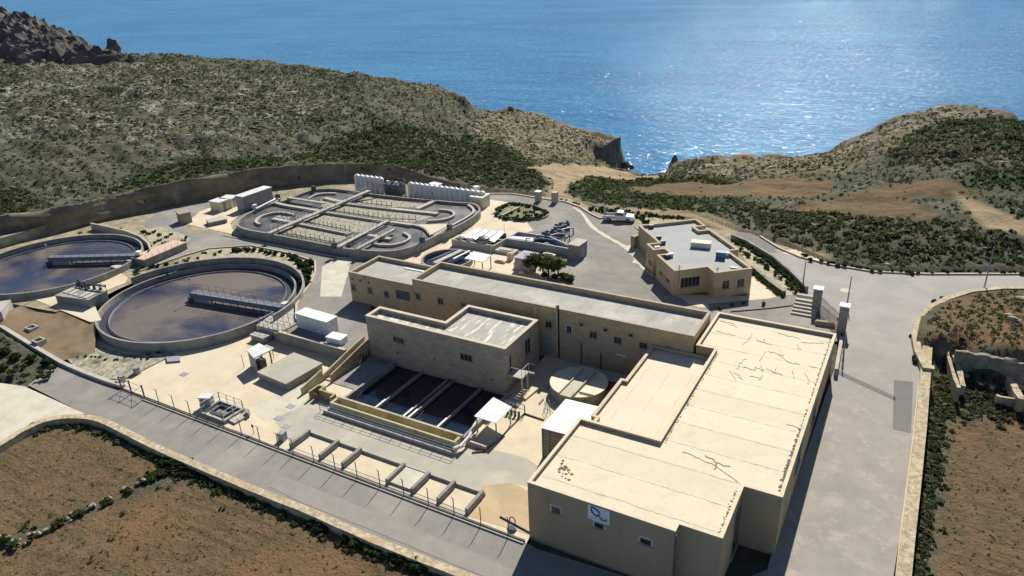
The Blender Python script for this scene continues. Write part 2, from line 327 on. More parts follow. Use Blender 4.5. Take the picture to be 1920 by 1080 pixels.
hill=[(-100,440,5.2),(0,407,5.8),(110,390,5.4),(213,367,5.3),(350,337,5.7),(500,315,5.4),(640,306,4.9),(740,312,4.0),(800,330,2.8),(860,345,2.1),(920,355,1.8),
(1000,345,1.0),(1040,352,1.3),(300,300,7.2),(0,330,8.),(0,250,12),(300,250,9.8),(600,270,5.9),(600,230,8.5),(300,170,14.5),(0,150,17.3),(600,170,10.8),(-250,250,12),(-250,400,6.5),(-250,150,17),
(450,140,12.8),(750,200,7),(820,190,5.5),(800,240,4),(800,280,3),(870,215,0),(900,240,0),(900,300,1),(1000,260,-2),(1000,310,-0.5),(1060,300,-3),(1100,268,-5.6),(1098,285,-5.8),(1100,306,-5.5),(1135,316,-8),(1160,330,-6),(1200,330,-9),(1240,338,-8),(1060,340,0),
(1200,360,0.5),(1300,350,-1),(1300,320,-5),(1400,320,-3),(1400,370,1.5),(1500,320,-2.5),(1500,370,2),(1600,300,0),(1650,340,3),(1600,420,3),(1500,420,2.8),(1700,250,6),(1750,220,7.5),(1760,300,7),(1850,250,9),(1920,240,8),(1920,330,7.5),(1800,380,5),(1900,440,3.9),(1700,440,3.7),(1800,480,2.3),(1920,480,2.3),(1640,480,1.9),(1500,450,2),(1370,392,1.6),(1430,420,1.6),(1120,385,1.4),(1250,395,1.4),(2100,480,2.5),(2100,350,6),
(1765,595,2.2),(1830,562,2.0),(1920,552,2.0),(1850,620,2.7),(1775,640,2.4),(1850,655,2.6),(1920,662,2.5),(2050,600,2.5),(1775,675,0.2),(1790,700,-.5),(1920,720,-.6),(1760,760,-.7),(1850,850,-.9),(1920,1000,-.9),(1745,900,-.9),(1735,1070,-1),(2100,900,-.9),(2100,720,-.6),
(0,862,-.45),(80,810,-.45),(170,808,-.45),(300,870,-.45),(460,940,-.45),(600,990,-.45),(800,1070,-.45),(0,1070,-.7),(400,1070,-.6),(-200,900,-.45),(500,1300,-.6),(900,1400,-.5),(0,650,.3),(60,670,.1),(-200,650,.5),(-200,780,0)]
cw=GX(coast); hw=GX(hill)
ctrl=np.array([tuple(p) for p in cw+hw])
_d=np.sqrt(((ctrl[:,None,:2]-ctrl[None,:,:2])**2).sum(-1)); _A=np.ones((len(ctrl)+1,)*2); _A[:-1,:-1]=-_d-np.eye(len(ctrl))*.15; _A[-1,-1]=0
_w=np.linalg.solve(_A,np.r_[ctrl[:,2],0])
def rbf(x,y):
    out=np.empty(len(x))
    for i in range(0,len(x),20000):
        X=x[i:i+20000,None]-ctrl[None,:,0]; Y=y[i:i+20000,None]-ctrl[None,:,1]
        out[i:i+20000]=-np.sqrt(X*X+Y*Y)@_w[:-1]+_w[-1]
    return out
land=np.array([(p.x,p.y) for p in cw]+[(500,260),(600,-300),(-900,-300),(-900,200)])
plant_px=[(-250,490,5.6),(0,407,5.8),(110,390,5.4),(213,367,5.3),(350,337,5.7),(500,315,5.4),(640,306,4.9),(740,312,4.0),(800,330,2.8),(860,345,2.1),(920,355,1.8),(1060,369,1.4),(1130,392,1.4),(1200,400,1.4),(1300,396,1.4),(1400,436,1.4),(1470,458,1.4),(1560,496,1.4),(1660,511,1.4),(1920,511,1.4),(2300,511,1.4),(2300,546,1.4),(1920,546,1.4),(1800,557,1.4),(1748,582,1.4),(1722,608,1.4),(1715,650,1.4),(1728,700,1.1),(1735,725,.9),(1716,860,.35),(1688,1000,0),(1672,1100,0),(1650,1350,0),(1200,1350,0),(870,1078,0),(734,1034,0),(577,964,0),(440,902,0),(285,838,0),(171,786,0),(80,792,0),(0,836,0),(-250,950,0),(-250,700,.3),(40,706,0),(118,690,0),(60,655,.3),(0,622,.5),(-250,600,.9)]
PLT=np.array([(p.x,p.y) for p in GX(plant_px)])
def inpoly(x,y,P):
    r=np.zeros(len(x),bool); n=len(P); j=n-1
    for i in range(n):
        xi,yi=P[i]; xj,yj=P[j]
        if yi!=yj:
            c=((yi>y)!=(yj>y))&(x<(xj-xi)*(y-yi)/(yj-yi)+xi); r^=c
        j=i
    return r
def dpoly(x,y,P,closed=True):
    d=np.full(len(x),1e9); n=len(P)
    for i in range(n if closed else n-1):
        a=np.array(P[i]); b=np.array(P[(i+1)%n]); e=b-a; L=max((e**2).sum(),1e-9)
        t=np.clip(((x-a[0])*e[0]+(y-a[1])*e[1])/L,0,1); d=np.minimum(d,np.hypot(x-a[0]-t*e[0],y-a[1]-t*e[1]))
    return d
def sst(x): x=np.clip(x,0,1); return x*x*(3-2*x)
def level(x,y):
    x=np.asarray(x,float); y=np.asarray(y,float)
    left=1.4*sst((y-37)/6)
    clar=np.where(y<57,0,1.4); mid=np.where(y<54.95,0,1.4); sto=np.where((y<66.2),0,1.4); road=1.4*np.clip((y-45)/35,0,1)
    return np.where(x<-97,left,np.where(x<-66,clar,np.where(x<-53.2,mid,np.where(x<-10,sto,road))))
def lev1(x,y): return float(level([x],[y])[0])
def vnoise(x,y,s,seed=0,octv=4):     # cheap value noise
    out=np.zeros(len(x)); amp=1.; tot=0
    for o in range(octv):
        fx=x/s*(2**o)+seed*17.3+o*5.1; fy=y/s*(2**o)+seed*9.7+o*3.3
        ix=np.floor(fx); iy=np.floor(fy); tx=sst(fx-ix); ty=sst(fy-iy)
        def h(a,b):
            q=np.sin(a*127.1+b*311.7+seed*74.7)*43758.5453; return q-np.floor(q)
        v=(h(ix,iy)*(1-tx)+h(ix+1,iy)*tx)*(1-ty)+(h(ix,iy+1)*(1-tx)+h(ix+1,iy+1)*tx)*ty
        out+=amp*(v-.5)*2; tot+=amp; amp*=.5
    return out/tot
holes=[(-83.7,57.5,13.2),(-115.,56.,12.6)]
def height(x,y):
    x=np.asarray(x,float); y=np.asarray(y,float)
    h=rbf(x,y)
    ip=inpoly(x,y,PLT); il=inpoly(x,y,land); 
    dp=dpoly(x,y,PLT)
    dist=np.hypot(x,y)
    amp=np.clip(dp/14,0,1)*np.clip(dist/150,0,1)
    n1=vnoise(x,y,38,1); n2=vnoise(x,y,7,2); n3=vnoise(x*.6+y*.3,y,3.0,3,3)
    ter=np.abs(vnoise(x,y,22,5))
    hh=h+amp*(n1*1.2+n2*(.75+.5*(dist>150))+n3*(.38+.35*(dist>150)))
    step=1.1; tq=np.floor(hh/step)*step+step*sst(((hh/step)%1-.55)/.45)      # limestone ledges
    kk=np.clip((dist-170)/60,0,1)*.55
    hh=hh*(1-kk)+tq*kk
    dl=dpoly(x,y,land[:len(cw)],False)
    jag=vnoise(x,y,11,8)*3.0+vnoise(x,y,3.5,9)*1.3
    s=np.where(il,-dl,dl)+jag*.5*np.clip((dist-100)/60,0,1)+.8
    out=hh-np.clip(s,0,99)*2.6-np.clip(s,0,3)*(1.2+ .8*vnoise(x,y,6,11))
    out=np.maximum(out,SEA-6)
    L=level(x,y)-.25
    for cx,cy,r in holes: L=np.where(np.hypot(x-cx,y-cy)<r+.6,-2.5,L)
    L=np.where((x>-101)&(x<-66)&(y>79)&(y<105.5),.4,L)
    L=np.where((x<-88)&(y<60),-.8,L)
    L=np.where((x>-50)&(x<-33.5)&(y>44)&(y<57.5),-3,L)
    return np.where(ip,L,out),ip
def ground1(x,y): return float(height([x],[y])[0][0])
# polar sheet: finer near, coarser far
A0=HEAD+math.pi/2
ths=np.linspace(-.86,.86,900); rs=[26.]
while rs[-1]<640: rs.append(rs[-1]*1.0047+.02)
rs=np.array(rs); RR,TT=np.meshgrid(rs,ths,indexing='ij'); gx=(RR*np.cos(A0+TT)).ravel(); gy=(RR*np.sin(A0+TT)).ravel()
gz,gip=height(gx,gy)
# colour zones (polygons laid on the land)
def onland(px):
    out=[]
    for x,y in px:
        z=2.
        for _ in range(14):
            p=G(x,y,min(z,30)); z=z*.5+.5*float(rbf(np.array([p.x]),np.array([p.y]))[0])
        p=G(x,y,z); out.append((p.x,p.y))
    return out
ZG=[[(540,300),(620,262),(700,238),(770,240),(860,255),(950,270),(985,300),(1020,338),(1000,352),(930,338),(840,330),(780,318),(700,306),(600,300)],
 [(1665,300),(1700,262),(1760,236),(1840,224),(1925,222),(2000,250),(2000,300),(1925,300),(1880,275),(1800,262),(1720,280)],
 [(1800,330),(1850,310),(1930,300),(2000,320),(2000,345),(1900,345),(1830,350)],
 [(1065,345),(1110,335),(1200,332),(1350,332),(1390,342),(1330,350),(1200,348),(1150,352),(1160,362),(1240,366),(1330,372),(1360,395),(1330,405),(1200,392),(1100,376)],
 [(-100,350),(0,345),(60,365),(90,390),(0,408),(-100,430)],[(1840,400),(1925,380),(2000,380),(2000,430),(1900,425)],
 [(200,360),(330,300),(480,290),(560,300),(500,312),(350,334),(240,355)]]
ZS=[[(975,318),(1060,312),(1110,303),(1150,312),(1190,318),(1245,324),(1240,334),(1110,332),(1070,345),(1060,362),(1100,383),(1190,390),(1320,398),(1400,430),(1470,452),(1560,478),(1560,496),(1470,464),(1400,446),(1300,405),(1200,402),(1060,374),(1020,366),(1036,350),(1030,335),(985,325)],
 [(1790,362),(1830,372),(1870,395),(1930,415),(2000,430),(2000,460),(1920,446),(1850,432),(1820,405)],
 [(1470,330),(1560,300),(1640,275),(1700,235),(1720,240),(1680,290),(1610,325),(1530,335)],[(1170,296),(1200,292)]]
ZS=ZS[:2]
ZO=[[(1560,372),(1640,352),(1720,380),(1760,410),(1640,424),(1540,405),(1480,388)],[(1170,350),(1240,344),(1390,340),(1480,336),(1560,345),(1570,360),(1500,372),(1400,368),(1300,366),(1200,360)],[(1640,350),(1760,340),(1830,352),(1780,372),(1660,370)],
 [(-300,862),(0,845),(80,802),(170,796),(290,858),(300,880),(220,925),(40,995),(-300,1100)],[(-300,1110),(40,1010),(230,935),(330,900),(450,925),(600,990),(740,1050),(900,1130),(900,1500),(-300,1500)],
 [(1775,790),(1850,770),(1930,800),(2100,820),(2100,1500),(1760,1500),(1760,1000)],[(1735,640),(1758,566),(1830,553),(2000,545),(2000,665),(1920,668),(1780,656)]]
ZR=[[(-300,150),(0,110),(300,115),(560,150),(640,200),(560,260),(300,290),(0,260),(-300,300)],[(900,210),(1000,215),(1150,262),(1090,300),(980,290),(880,250)],[(1260,300),(1500,295),(1640,240),(1830,192),(1900,215),(1760,225),(1640,290),(1500,325),(1280,325)]]
jx=gx+vnoise(gx,gy,9,21)*3.5; jy=gy+vnoise(gx,gy,9,22)*3.5
def zmask(polys,x,y,soft=3.):
    m=np.zeros(len(x))
    for P in polys:
        W_=np.array(onland(P)); i=inpoly(x,y,W_); d=dpoly(x,y,W_); m=np.maximum(m,np.clip(.5+np.where(i,d,-d)/soft,0,1))
    return m
near=np.hypot(gx,gy)<150
zg=zmask(ZG,jx,jy,5); zs=np.maximum(zmask(ZS,gx+(jx-gx)*.35,gy+(jy-gy)*.35,1.5),.30*zmask([[(1262,296),(1500,292),(1560,280),(1640,232),(1760,195),(1830,186),(1912,222),(1840,222),(1740,236),(1680,285),(1600,325),(1450,332),(1280,328)],[(900,205),(1000,208),(1163,254),(1110,300),(1000,300),(880,250)]],jx,jy,8)); zo=zmask(ZO,gx+(jx-gx)*.3,gy+(jy-gy)*.3,1.5); zr=zmask(ZR,jx,jy,12)
nR,nC=len(rs),len(ths)
idx=np.arange(nR*nC).reshape(nR,nC)
quads=np.stack([idx[:-1,:-1],idx[1:,:-1],idx[1:,1:],idx[:-1,1:]],-1).reshape(-1,4)
me=bpy.data.meshes.new('ground'); me.vertices.add(nR*nC); me.vertices.foreach_set('co',np.stack([gx,gy,gz],-1).ravel())
me.loops.add(len(quads)*4); me.loops.foreach_set('vertex_index',quads.ravel().astype(np.int32)); me.polygons.add(len(quads))
me.polygons.foreach_set('loop_start',(np.arange(len(quads))*4).astype(np.int32)); me.polygons.foreach_set('loop_total',np.full(len(quads),4,np.int32)); me.update(calc_edges=True)
me.polygons.foreach_set('use_smooth',np.ones(len(quads),bool))
ca=me.attributes.new('zone','FLOAT_COLOR','POINT'); ca.data.foreach_set('color',np.stack([zg,zs,zo,zr],-1).ravel().astype(np.float32))
m,t,b=mat_new('ground_cover'); p=pos(t)
at=N(t,'ShaderNodeAttribute',attribute_name='zone'); sp=N(t,'ShaderNodeSeparateColor'); t.links.new(at.outputs['Color'],sp.inputs[0]); zr_=at.outputs['Alpha']
nA=noise_node(t,.055,6,.65,p); nB=noise_node(t,.35,7,.72,p); nC_=noise_node(t,1.1,6,.75,p); nD=noise_node(t,.16,7,.7,p,.5)
c=mix(t,mapr(t,nB,.40,.60),(.052,.066,.040),(.105,.108,.075))                       # garrigue: dark olive to dry earth
c=mix(t,mapr(t,nA,.45,.62),c,mix(t,mapr(t,nC_,.4,.6),(.125,.108,.072),(.068,.068,.040)))
rk=mix(t,mapr(t,nC_,.45,.62),(.21,.20,.17),(.40,.375,.32))                         # pale limestone showing through
rf=mathn(t,'MULTIPLY',mapr(t,nD,.50,.58),mapr(t,nC_,.42,.56))
c=mix(t,mathn(t,'MULTIPLY',rf,mapr(t,zr_,0,1,.25,1.)),c,rk)
gr=mix(t,mapr(t,nC_,.42,.62),(.022,.046,.014),(.065,.090,.028)); gr=mix(t,mathn(t,'MULTIPLY',rf,.5),gr,(.26,.24,.18))
c=mix(t,mathn(t,'MULTIPLY',sp.outputs[0],mapr(t,nB,.36,.5)),c,gr)
so=mix(t,mapr(t,nC_,.40,.64),(.125,.088,.046),(.185,.130,.072)); so=mix(t,mapr(t,nB,.50,.64,0,.8),so,(.095,.088,.040)); mpf=N(t,'ShaderNodeMapping'); mpf.inputs['Rotation'].default_value=(0,0,.5); mpf.inputs['Scale'].default_value=(.12,1.6,1); t.links.new(p,mpf.inputs[0]); so=mix(t,mapr(t,noise_node(t,1.,4,.6,mpf.outputs[0],.4),.52,.64,0,.6),so,(.075,.058,.032)); so=mix(t,mapr(t,noise_node(t,.12,5,.6,p,1.),.52,.66),so,(.19,.118,.062))
c=mix(t,sp.outputs[2],c,so)
sa=mix(t,mapr(t,nB,.4,.62),(.37,.28,.17),(.30,.245,.15)); c=mix(t,sp.outputs[1],c,sa)
ge=N(t,'ShaderNodeNewGeometry'); sn=N(t,'ShaderNodeSeparateXYZ'); t.links.new(ge.outputs['True Normal'],sn.inputs[0])
cl=mix(t,mapr(t,noise_node(t,.5,6,.7,p),.4,.6),(.10,.09,.08),(.21,.185,.15)); c=mix(t,mapr(t,sn.outputs[2],.45,.72,1,0),c,cl)
t.links.new(c,b.inputs['Base Color']); b.inputs['Roughness'].default_value=.95; b.inputs['Specular IOR Level'].default_value=.15
bump(t,b,mathn(t,'ADD',nC_,mathn(t,'MULTIPLY',noise_node(t,3.5,4,.7,p),.5)),.9,.4)
me.materials.append(m); ground=bpy.data.objects.new('ground',me); COL.objects.link(ground); struct(ground)
# ---- sea
m,t,b=mat_new('sea_water'); p=pos(t)
b.inputs['Roughness'].default_value=.09; b.inputs['IOR'].default_value=1.33; b.inputs['Specular IOR Level'].default_value=.16; b.inputs['Specular Tint'].default_value=(.45,.72,1,1)
mp=N(t,'ShaderNodeMapping'); mp.inputs['Scale'].default_value=(.45,1,1); mp.inputs['Rotation'].default_value=(0,0,-HEAD); t.links.new(p,mp.inputs[0])
w1=noise_node(t,.42,3,.55,mp.outputs[0]); w2=noise_node(t,.06,3,.5,mp.outputs[0]); w3=noise_node(t,1.3,2,.6,p); w4=noise_node(t,.012,4,.6,mp.outputs[0])
hh=mathn(t,'ADD',mathn(t,'MULTIPLY',w1,1.1),mathn(t,'ADD',mathn(t,'MULTIPLY',w2,2.2),mathn(t,'MULTIPLY',w3,.3)))
n=N(t,'ShaderNodeBump'); n.inputs['Strength'].default_value=1.; n.inputs['Distance'].default_value=.8; t.links.new(hh,n.inputs['Height']); t.links.new(n.outputs[0],b.inputs['Normal'])
cs=mix(t,mapr(t,w4,.38,.62),(.030,.138,.295),(.040,.175,.35)); df=N(t,'ShaderNodeBsdfDiffuse'); t.links.new(cs,df.inputs[0]); gl=N(t,'ShaderNodeBsdfGlossy'); gl.inputs['Roughness'].default_value=.06; gl.inputs['Color'].default_value=(.75,.88,1,1)
t.links.new(n.outputs[0],gl.inputs['Normal']); t.links.new(n.outputs[0],df.inputs['Normal']); ms_=N(t,'ShaderNodeMixShader'); fr_=N(t,'ShaderNodeFresnel'); fr_.inputs[0].default_value=1.22; t.links.new(n.outputs[0],fr_.inputs[1]); t.links.new(mathn(t,'ADD',mathn(t,'MULTIPLY',fr_.outputs[0],.26),mapr(t,noise_node(t,.75,2,.5,mp.outputs[0]),.58,.64,.004,.40)),ms_.inputs[0]); t.links.new(df.outputs[0],ms_.inputs[1]); t.links.new(gl.outputs[0],ms_.inputs[2]); t.nodes.remove(b); t.links.new(ms_.outputs[0],t.nodes['Material Output'].inputs[0])
sb=MB(); sb.cyl((0,0),60000,SEA-1,SEA,96); sea=sb.build('sea',m); struct(sea)
# ---- rocky headland ridge far left
bm_=MB(); pr=[(-160,10,33),(-60,8,33),(0,14,32),(40,28,30),(75,48,28),(105,62,26.5),(140,70,25),(170,84,23),(186,93,21)]
P=[G(*q) for q in pr]; vs=[];fs=[]; K=60; J=44
for i in range(K*(len(P)-1)+1):
    k=min(i//K,len(P)-2); f=i/K-k; c0=P[k].lerp(P[k+1],f); d=(P[k+1]-P[k]); nrm=Vector((-d.y,d.x,0)).normalized()
    for j in range(J+1):
        u=(j/J-.5)*2; q=c0+nrm*u*26; nn=noise.fractal(Vector((q.x*.06,q.y*.06,0)),1,2.2,5)*2.5+abs(noise.fractal(Vector((q.x*.16,q.y*.16,3)),1,2.2,5))*6-2.5
        top=c0.z*(1-abs(u)**1.8)+6*abs(u)**1.8; vs.append((q.x,q.y,top+nn*(1-abs(u)**3)-1.4))
for i in range(K*(len(P)-1)):
    for j in range(J): a=i*(J+1)+j; fs.append((a,a+1,a+J+2,a+J+1))
bm_.add(vs,fs); struct(bm_.build('hills',M['rockd']))
r_=MB(); q=G(213,96,17.5); r_.rock((q.x,q.y,q.z+1.2),(2.6,2.2,3.2),5,sub=3); tag(r_.build('sea_stack',M['rockd']),'dark rock stack standing alone at the end of the far left headland','rock')
# ---- overhanging cliff head at the cove
r_=MB()
P=[(1116,283,-6.6),(1128,276,-6.2),(1141,268,-6.),(1152,260,-5.9),(1164,254,-5.8)]
Q=[(1121,300,-11),(1130,306,-12),(1140,308,-12.5),(1150,308,-13),(1160,306,-13.5)]
tp=[G(*q) for q in P]; 
vs=[];fs=[]; NN=24; MMh=12
for i in range(NN+1):
    f=i/NN*(len(tp)-1); k=min(int(f),len(tp)-2); c0=tp[k].lerp(tp[k+1],f-k); q2=G(*Q[k]).lerp(G(*Q[k+1]),f-k)
    for j in range(MMh+1):
        v=j/MMh; p_=Vector((c0.x,c0.y,0)); toward=Vector((-c0.x,-c0.y,0)).normalized()
        nn=noise.fractal(Vector((c0.x*.3,c0.y*.3,v*3)),1,2,4)*.9
        z=c0.z+(-14.5-c0.z)*v; p_=p_+toward*(1.2-2.2*math.sin(v*math.pi)*.7+nn+v*1.2); vs.append((p_.x,p_.y,z))
for i in range(NN):
    for j in range(MMh): a=i*(MMh+1)+j; fs.append((a,a+1,a+MMh+2,a+MMh+1))
n0=len(vs)
for i in range(0):
    c0=Vector(vs[i*(MMh+1)]); aw=Vector((c0.x,c0.y,0)).normalized(); vs.append(tuple(c0+aw*7+Vector((0,0,-.4)))); vs.append(tuple(c0+aw*9+Vector((0,0,-9))))
r_.add(vs,fs); struct(r_.build('cliff',M['rockd']))
for k,(x,y,z,s,l) in enumerate([(1172,309,-13.5,1.3,'low dark boulder in the water at the foot of the cove cliff'),(1184,312,-13.5,.8,'small dark rock awash beyond the cliff-foot boulder'),(1264,299,-9.2,.9,'pointed rock at the tip of the right hand shore of the cove'),(1832,187,8.9,.45,'dark boulder cairn on the crest of the right headland'),(820,161,6.9,.6,'dark lump of rock on the skyline left of the sea cliff'),(886,192,0,1.6,'dark stepped crag at the end of the left hillside'),(957,199,-1.6,.9,'left of two knobbly rocks on the lower promontory'),(972,201,-1.8,.8,'right of two knobbly rocks on the lower promontory')]):
    r_=MB(); q=G(x,y,z); q.z=q.z if k<3 else ground1(q.x,q.y)+.2; r_.rock((q.x,q.y,q.z-.2),(s,s*.9,s*(1.3 if k in (2,3) else .9)),k+11,sub=3); tag(r_.build('boulder',M['rockd'] if k not in (6,7) else M['rock'],smooth=False),l,'rock')
# ================================================================ scrub and stones scattered over the slopes (uncountable)
def scatter_leaves(name,mat,cx,cy,cz,rad,tint,nq,seed):
    rg=np.random.default_rng(seed); n=len(cx); k=nq
    u=rg.normal(size=(n,k,3)); u/=np.linalg.norm(u,axis=-1,keepdims=True); u[...,2]=np.abs(u[...,2])*.85-.05
    R_=(rg.uniform(.55,1.05,(n,k,1)))*rad[:,None,None]
    c=np.stack([cx,cy,cz],-1)[:,None,:]+u*R_*np.array([1,1,.75])
    a=rg.normal(size=(n,k,3)); a/=np.linalg.norm(a,axis=-1,keepdims=True); bb=np.cross(a,u); bb/=np.maximum(np.linalg.norm(bb,axis=-1,keepdims=True),1e-6)
    s=(rad[:,None,None]*rg.uniform(.22,.45,(n,k,1))); a=a*s; bb=bb*s
    v=np.stack([c-a-bb,c+a-bb,c+a+bb,c-a+bb],2).reshape(-1,3); nf=n*k
    me=bpy.data.meshes.new(name); me.vertices.add(nf*4); me.vertices.foreach_set('co',v.ravel()); me.loops.add(nf*4); me.loops.foreach_set('vertex_index',np.arange(nf*4,dtype=np.int32))
    me.polygons.add(nf); me.polygons.foreach_set('loop_start',(np.arange(nf)*4).astype(np.int32)); me.polygons.foreach_set('loop_total',np.full(nf,4,np.int32)); me.update(calc_edges=True)
    tt=np.repeat(np.clip(tint[:,None]+rg.uniform(-.13,.13,(n,k)),0,1).ravel(),4)
    at=me.attributes.new('tint','FLOAT','POINT'); at.data.foreach_set('value',tt.astype(np.float32))
    me.materials.append(mat); o=bpy.data.objects.new(name,me); COL.objects.link(o); return o
def sample(n,rmin,rmax,pw,seed):
    rg=np.random.default_rng(seed); r=rmin+(rmax-rmin)*rg.random(n)**pw; th=rg.uniform(-.74,.74,n); return r*np.cos(A0+th),r*np.sin(A0+th),r,rg
def zones_at(x,y):
    return zmask(ZG,x,y,4),zmask(ZS,x,y,1.5),zmask(ZO,x,y,2),zmask(ZR,x,y,10)
sx,sy,sr,rg=sample(230000,55,470,.75,31)
ok=inpoly(sx,sy,land)&~inpoly(sx,sy,PLT)&(dpoly(sx,sy,land[:len(cw)],False)>2.5)&(dpoly(sx,sy,PLT)>.8)
sx,sy,sr=sx[ok],sy[ok],sr[ok]
g_,s_,o_,r_4=zones_at(sx,sy); nn=vnoise(sx,sy,16,41); n5=vnoise(sx,sy,45,43)
ZD=[[(1370,372),(1450,392),(1600,405),(1760,420),(1925,440),(2100,450),(2100,500),(1925,498),(1760,494),(1640,486),(1500,455),(1400,428)],[(740,300),(860,325),(1000,330),(1030,345),(1000,356),(900,345),(800,328)]]
zd=zmask(ZD,sx,sy,3); ZM=[[(1738,600),(1760,566),(1830,552),(2000,545),(2000,660),(1920,668),(1780,655),(1730,640)],[(1765,765),(1850,745),(2000,760),(2000,800),(1850,775),(1770,800)]]; zm=zmask(ZM,sx,sy,1)
ZQ=[[(1690,285),(1760,258),(1850,262),(1890,285),(1840,306),(1740,312),(1680,305)]]; zq=zmask(ZQ,sx,sy,3)
acc=.36+.5*np.clip(nn*2.2,0,1)+g_*.8+zd*1.2+zq*1.2+zm*2; acc*= (1-s_*.995)*(1-o_*.985); acc=np.where(zd>.5,.75+.5*nn,acc); acc=np.where(zm>.5,1.3,acc)
k=rg.random(len(sx))<acc; sx,sy,sr,g_,zd,zq,n5,nn,r_4=[q[k] for q in (sx,sy,sr,g_,zd,zq,n5,nn,r_4)]; zm=zm[k]
sz,_=height(sx,sy)
rad=rg.uniform(.16,.46,len(sx))*(1+.5*g_+ .9*zd+.5*zq)*(.75+.25*sr/200)*(1-.1*zm)
tint=np.clip(.36+.16*n5+rg.normal(0,.17,len(sx))-g_*.20+r_4*.12,0,.9); tint=np.where(zd>.5,np.clip(.36+.28*n5+rg.normal(0,.15,len(sx)),0,.75),tint); tint=np.where(zm>.5,np.clip(rg.normal(.52,.2,len(sx)),0,.85),tint); tint=np.where(zq>.5,np.clip(rg.normal(.60,.05,len(sx)),0,1),tint)
struct(scatter_leaves('scrub',M['scrub'],sx,sy,sz+.05,rad,tint,7,5),'stuff')
# loose limestone on the slopes
qx,qy,qr,rg=sample(30000,90,430,.8,77)
ok=inpoly(qx,qy,land)&~inpoly(qx,qy,PLT)&(dpoly(qx,qy,PLT)>1.5); qx,qy,qr=qx[ok],qy[ok],qr[ok]
g_,s_,o_,r_4=zones_at(qx,qy); n6=vnoise(qx,qy,14,51)
k=(rg.random(len(qx))<(.12+.5*np.clip(n6*2,0,1)+.4*r_4)*(1-s_)*(1-o_)*(1-.6*g_)); qx,qy,qr=qx[k],qy[k],qr[k]; qz,_=height(qx,qy)
bm=bmesh.new(); bmesh.ops.create_icosphere(bm,subdivisions=1,radius=1); iv=np.array([v.co[:] for v in bm.verts]); fi=np.array([[v.index for v in f.verts] for f in bm.faces]); bm.free()
n=len(qx); s=rg.uniform(.08,.34,n)*(.7+qr/260); V=iv[None]*rg.uniform(.6,1.3,(n,len(iv),1))*s[:,None,None]*np.stack([rg.uniform(.8,2.2,n),rg.uniform(.7,1.2,n),rg.uniform(.3,.6,n)],-1)[:,None,:]
an=rg.normal(.6,.5,n); ca_,sa_=np.cos(an)[:,None],np.sin(an)[:,None]; X=V[...,0]*ca_-V[...,1]*sa_; Y=V[...,0]*sa_+V[...,1]*ca_
V=np.stack([X+qx[:,None],Y+qy[:,None],V[...,2]+qz[:,None]],-1).reshape(-1,3); F=(fi[None]+(np.arange(n)*len(iv))[:,None,None]).reshape(-1,3)
me=bpy.data.meshes.new('loose_rocks'); me.vertices.add(len(V)); me.vertices.foreach_set('co',V.ravel()); me.loops.add(len(F)*3); me.loops.foreach_set('vertex_index',F.ravel().astype(np.int32)); me.polygons.add(len(F))
me.polygons.foreach_set('loop_start',(np.arange(len(F))*3).astype(np.int32)); me.polygons.foreach_set('loop_total',np.full(len(F),3,np.int32)); me.update(calc_edges=True); me.materials.append(M['rock'])
ob=bpy.data.objects.new('loose_rocks',me); COL.objects.link(ob); struct(ob,'stuff')
# short dry grass and clods on the fields in front
hx=RNG.uniform(-90,40,60000); hy=RNG.uniform(5,75,60000)
P0=zmask(ZO[3:],hx,hy,.5)>.9; zone_edge=~inpoly(hx,hy,PLT)&(np.hypot(hx,hy)<110)&(P0|(hx>-8))&(hx<28)
k=zone_edge&(dpoly(hx,hy,PLT)>1.); hx,hy=hx[k],hy[k]; hx,hy=hx[:7000],hy[:7000]; hz,_=height(hx,hy)
nh=vnoise(hx,hy,8,61); rg=np.random.default_rng(3)
struct(scatter_leaves('dry_grass',M['scrub'],hx,hy,hz,rg.uniform(.06,.16,len(hx)),np.clip(.72+.2*nh+rg.normal(0,.1,len(hx)),0,1),5,9),'stuff')
# weeds along the walls
def along(pts,n,w,seed):
    rg=np.random.default_rng(seed); P=np.array(pts)[:,:2]; L=np.r_[0,np.cumsum(np.hypot(*np.diff(P,axis=0).T))]; t=rg.random(n)*L[-1]
    return np.interp(t,L,P[:,0])+rg.normal(0,w,n),np.interp(t,L,P[:,1])+rg.normal(0,w,n),rg
# ================================================================ paving
def lay(name,px,z,mat,kind='structure'):
    m_=MB(); m_.sheet([G(x,y,z) for x,y in px],z); o=m_.build(name,mat); 
    if kind: struct(o,kind)
    return o
def layw(name,pts,z,mat):
    m_=MB(); m_.sheet(pts,z); return struct(m_.build(name,mat))
# lower yard, built as one slab between the road fence and the terrace
ccw=[(-83.7+12.9*math.cos(a),57.5+12.9*math.sin(a)) for a in [math.radians(d) for d in range(0,-125,-6)]]
layw('yard',[(-83,40.9),(-75,38.5),(-22.2,38.5),(-22.2,46.05),(-49.6,46.05),(-49.6,56.9),(-53.2,56.9),(-53.2,54.9),(-66,54.9),(-66,57.5)]+ccw+[(-93,44.4)],0,M['yard'])
layw('yard',[(-33.9,46.051),(-22.2,46.051),(-22.2,48.9),(-17,48.9),(-17,66),(-34.5,66),(-34.5,56.9),(-33.9,56.9)],0,M['yard'])
b1=[(500,765),(560,728),(640,748),(690,775),(860,846),(905,838),(985,858),(1020,880),(1020,920),(960,905),(905,925),(870,962),(545,832)]
lay('pavement',b1,.006,M['yard2'])
lay('pavement',[(470,770),(545,722),(600,722),(560,765),(500,790)],.010,M['patch'])
lay('pavement',[(905,910),(960,905),(1000,925),(990,1002),(935,985),(880,968)],.012,M['sand'])
lay('gravel_strip',[(120,668),(165,640),(188,650),(240,664),(330,662),(232,712),(160,706)],.10,M['gravel'])
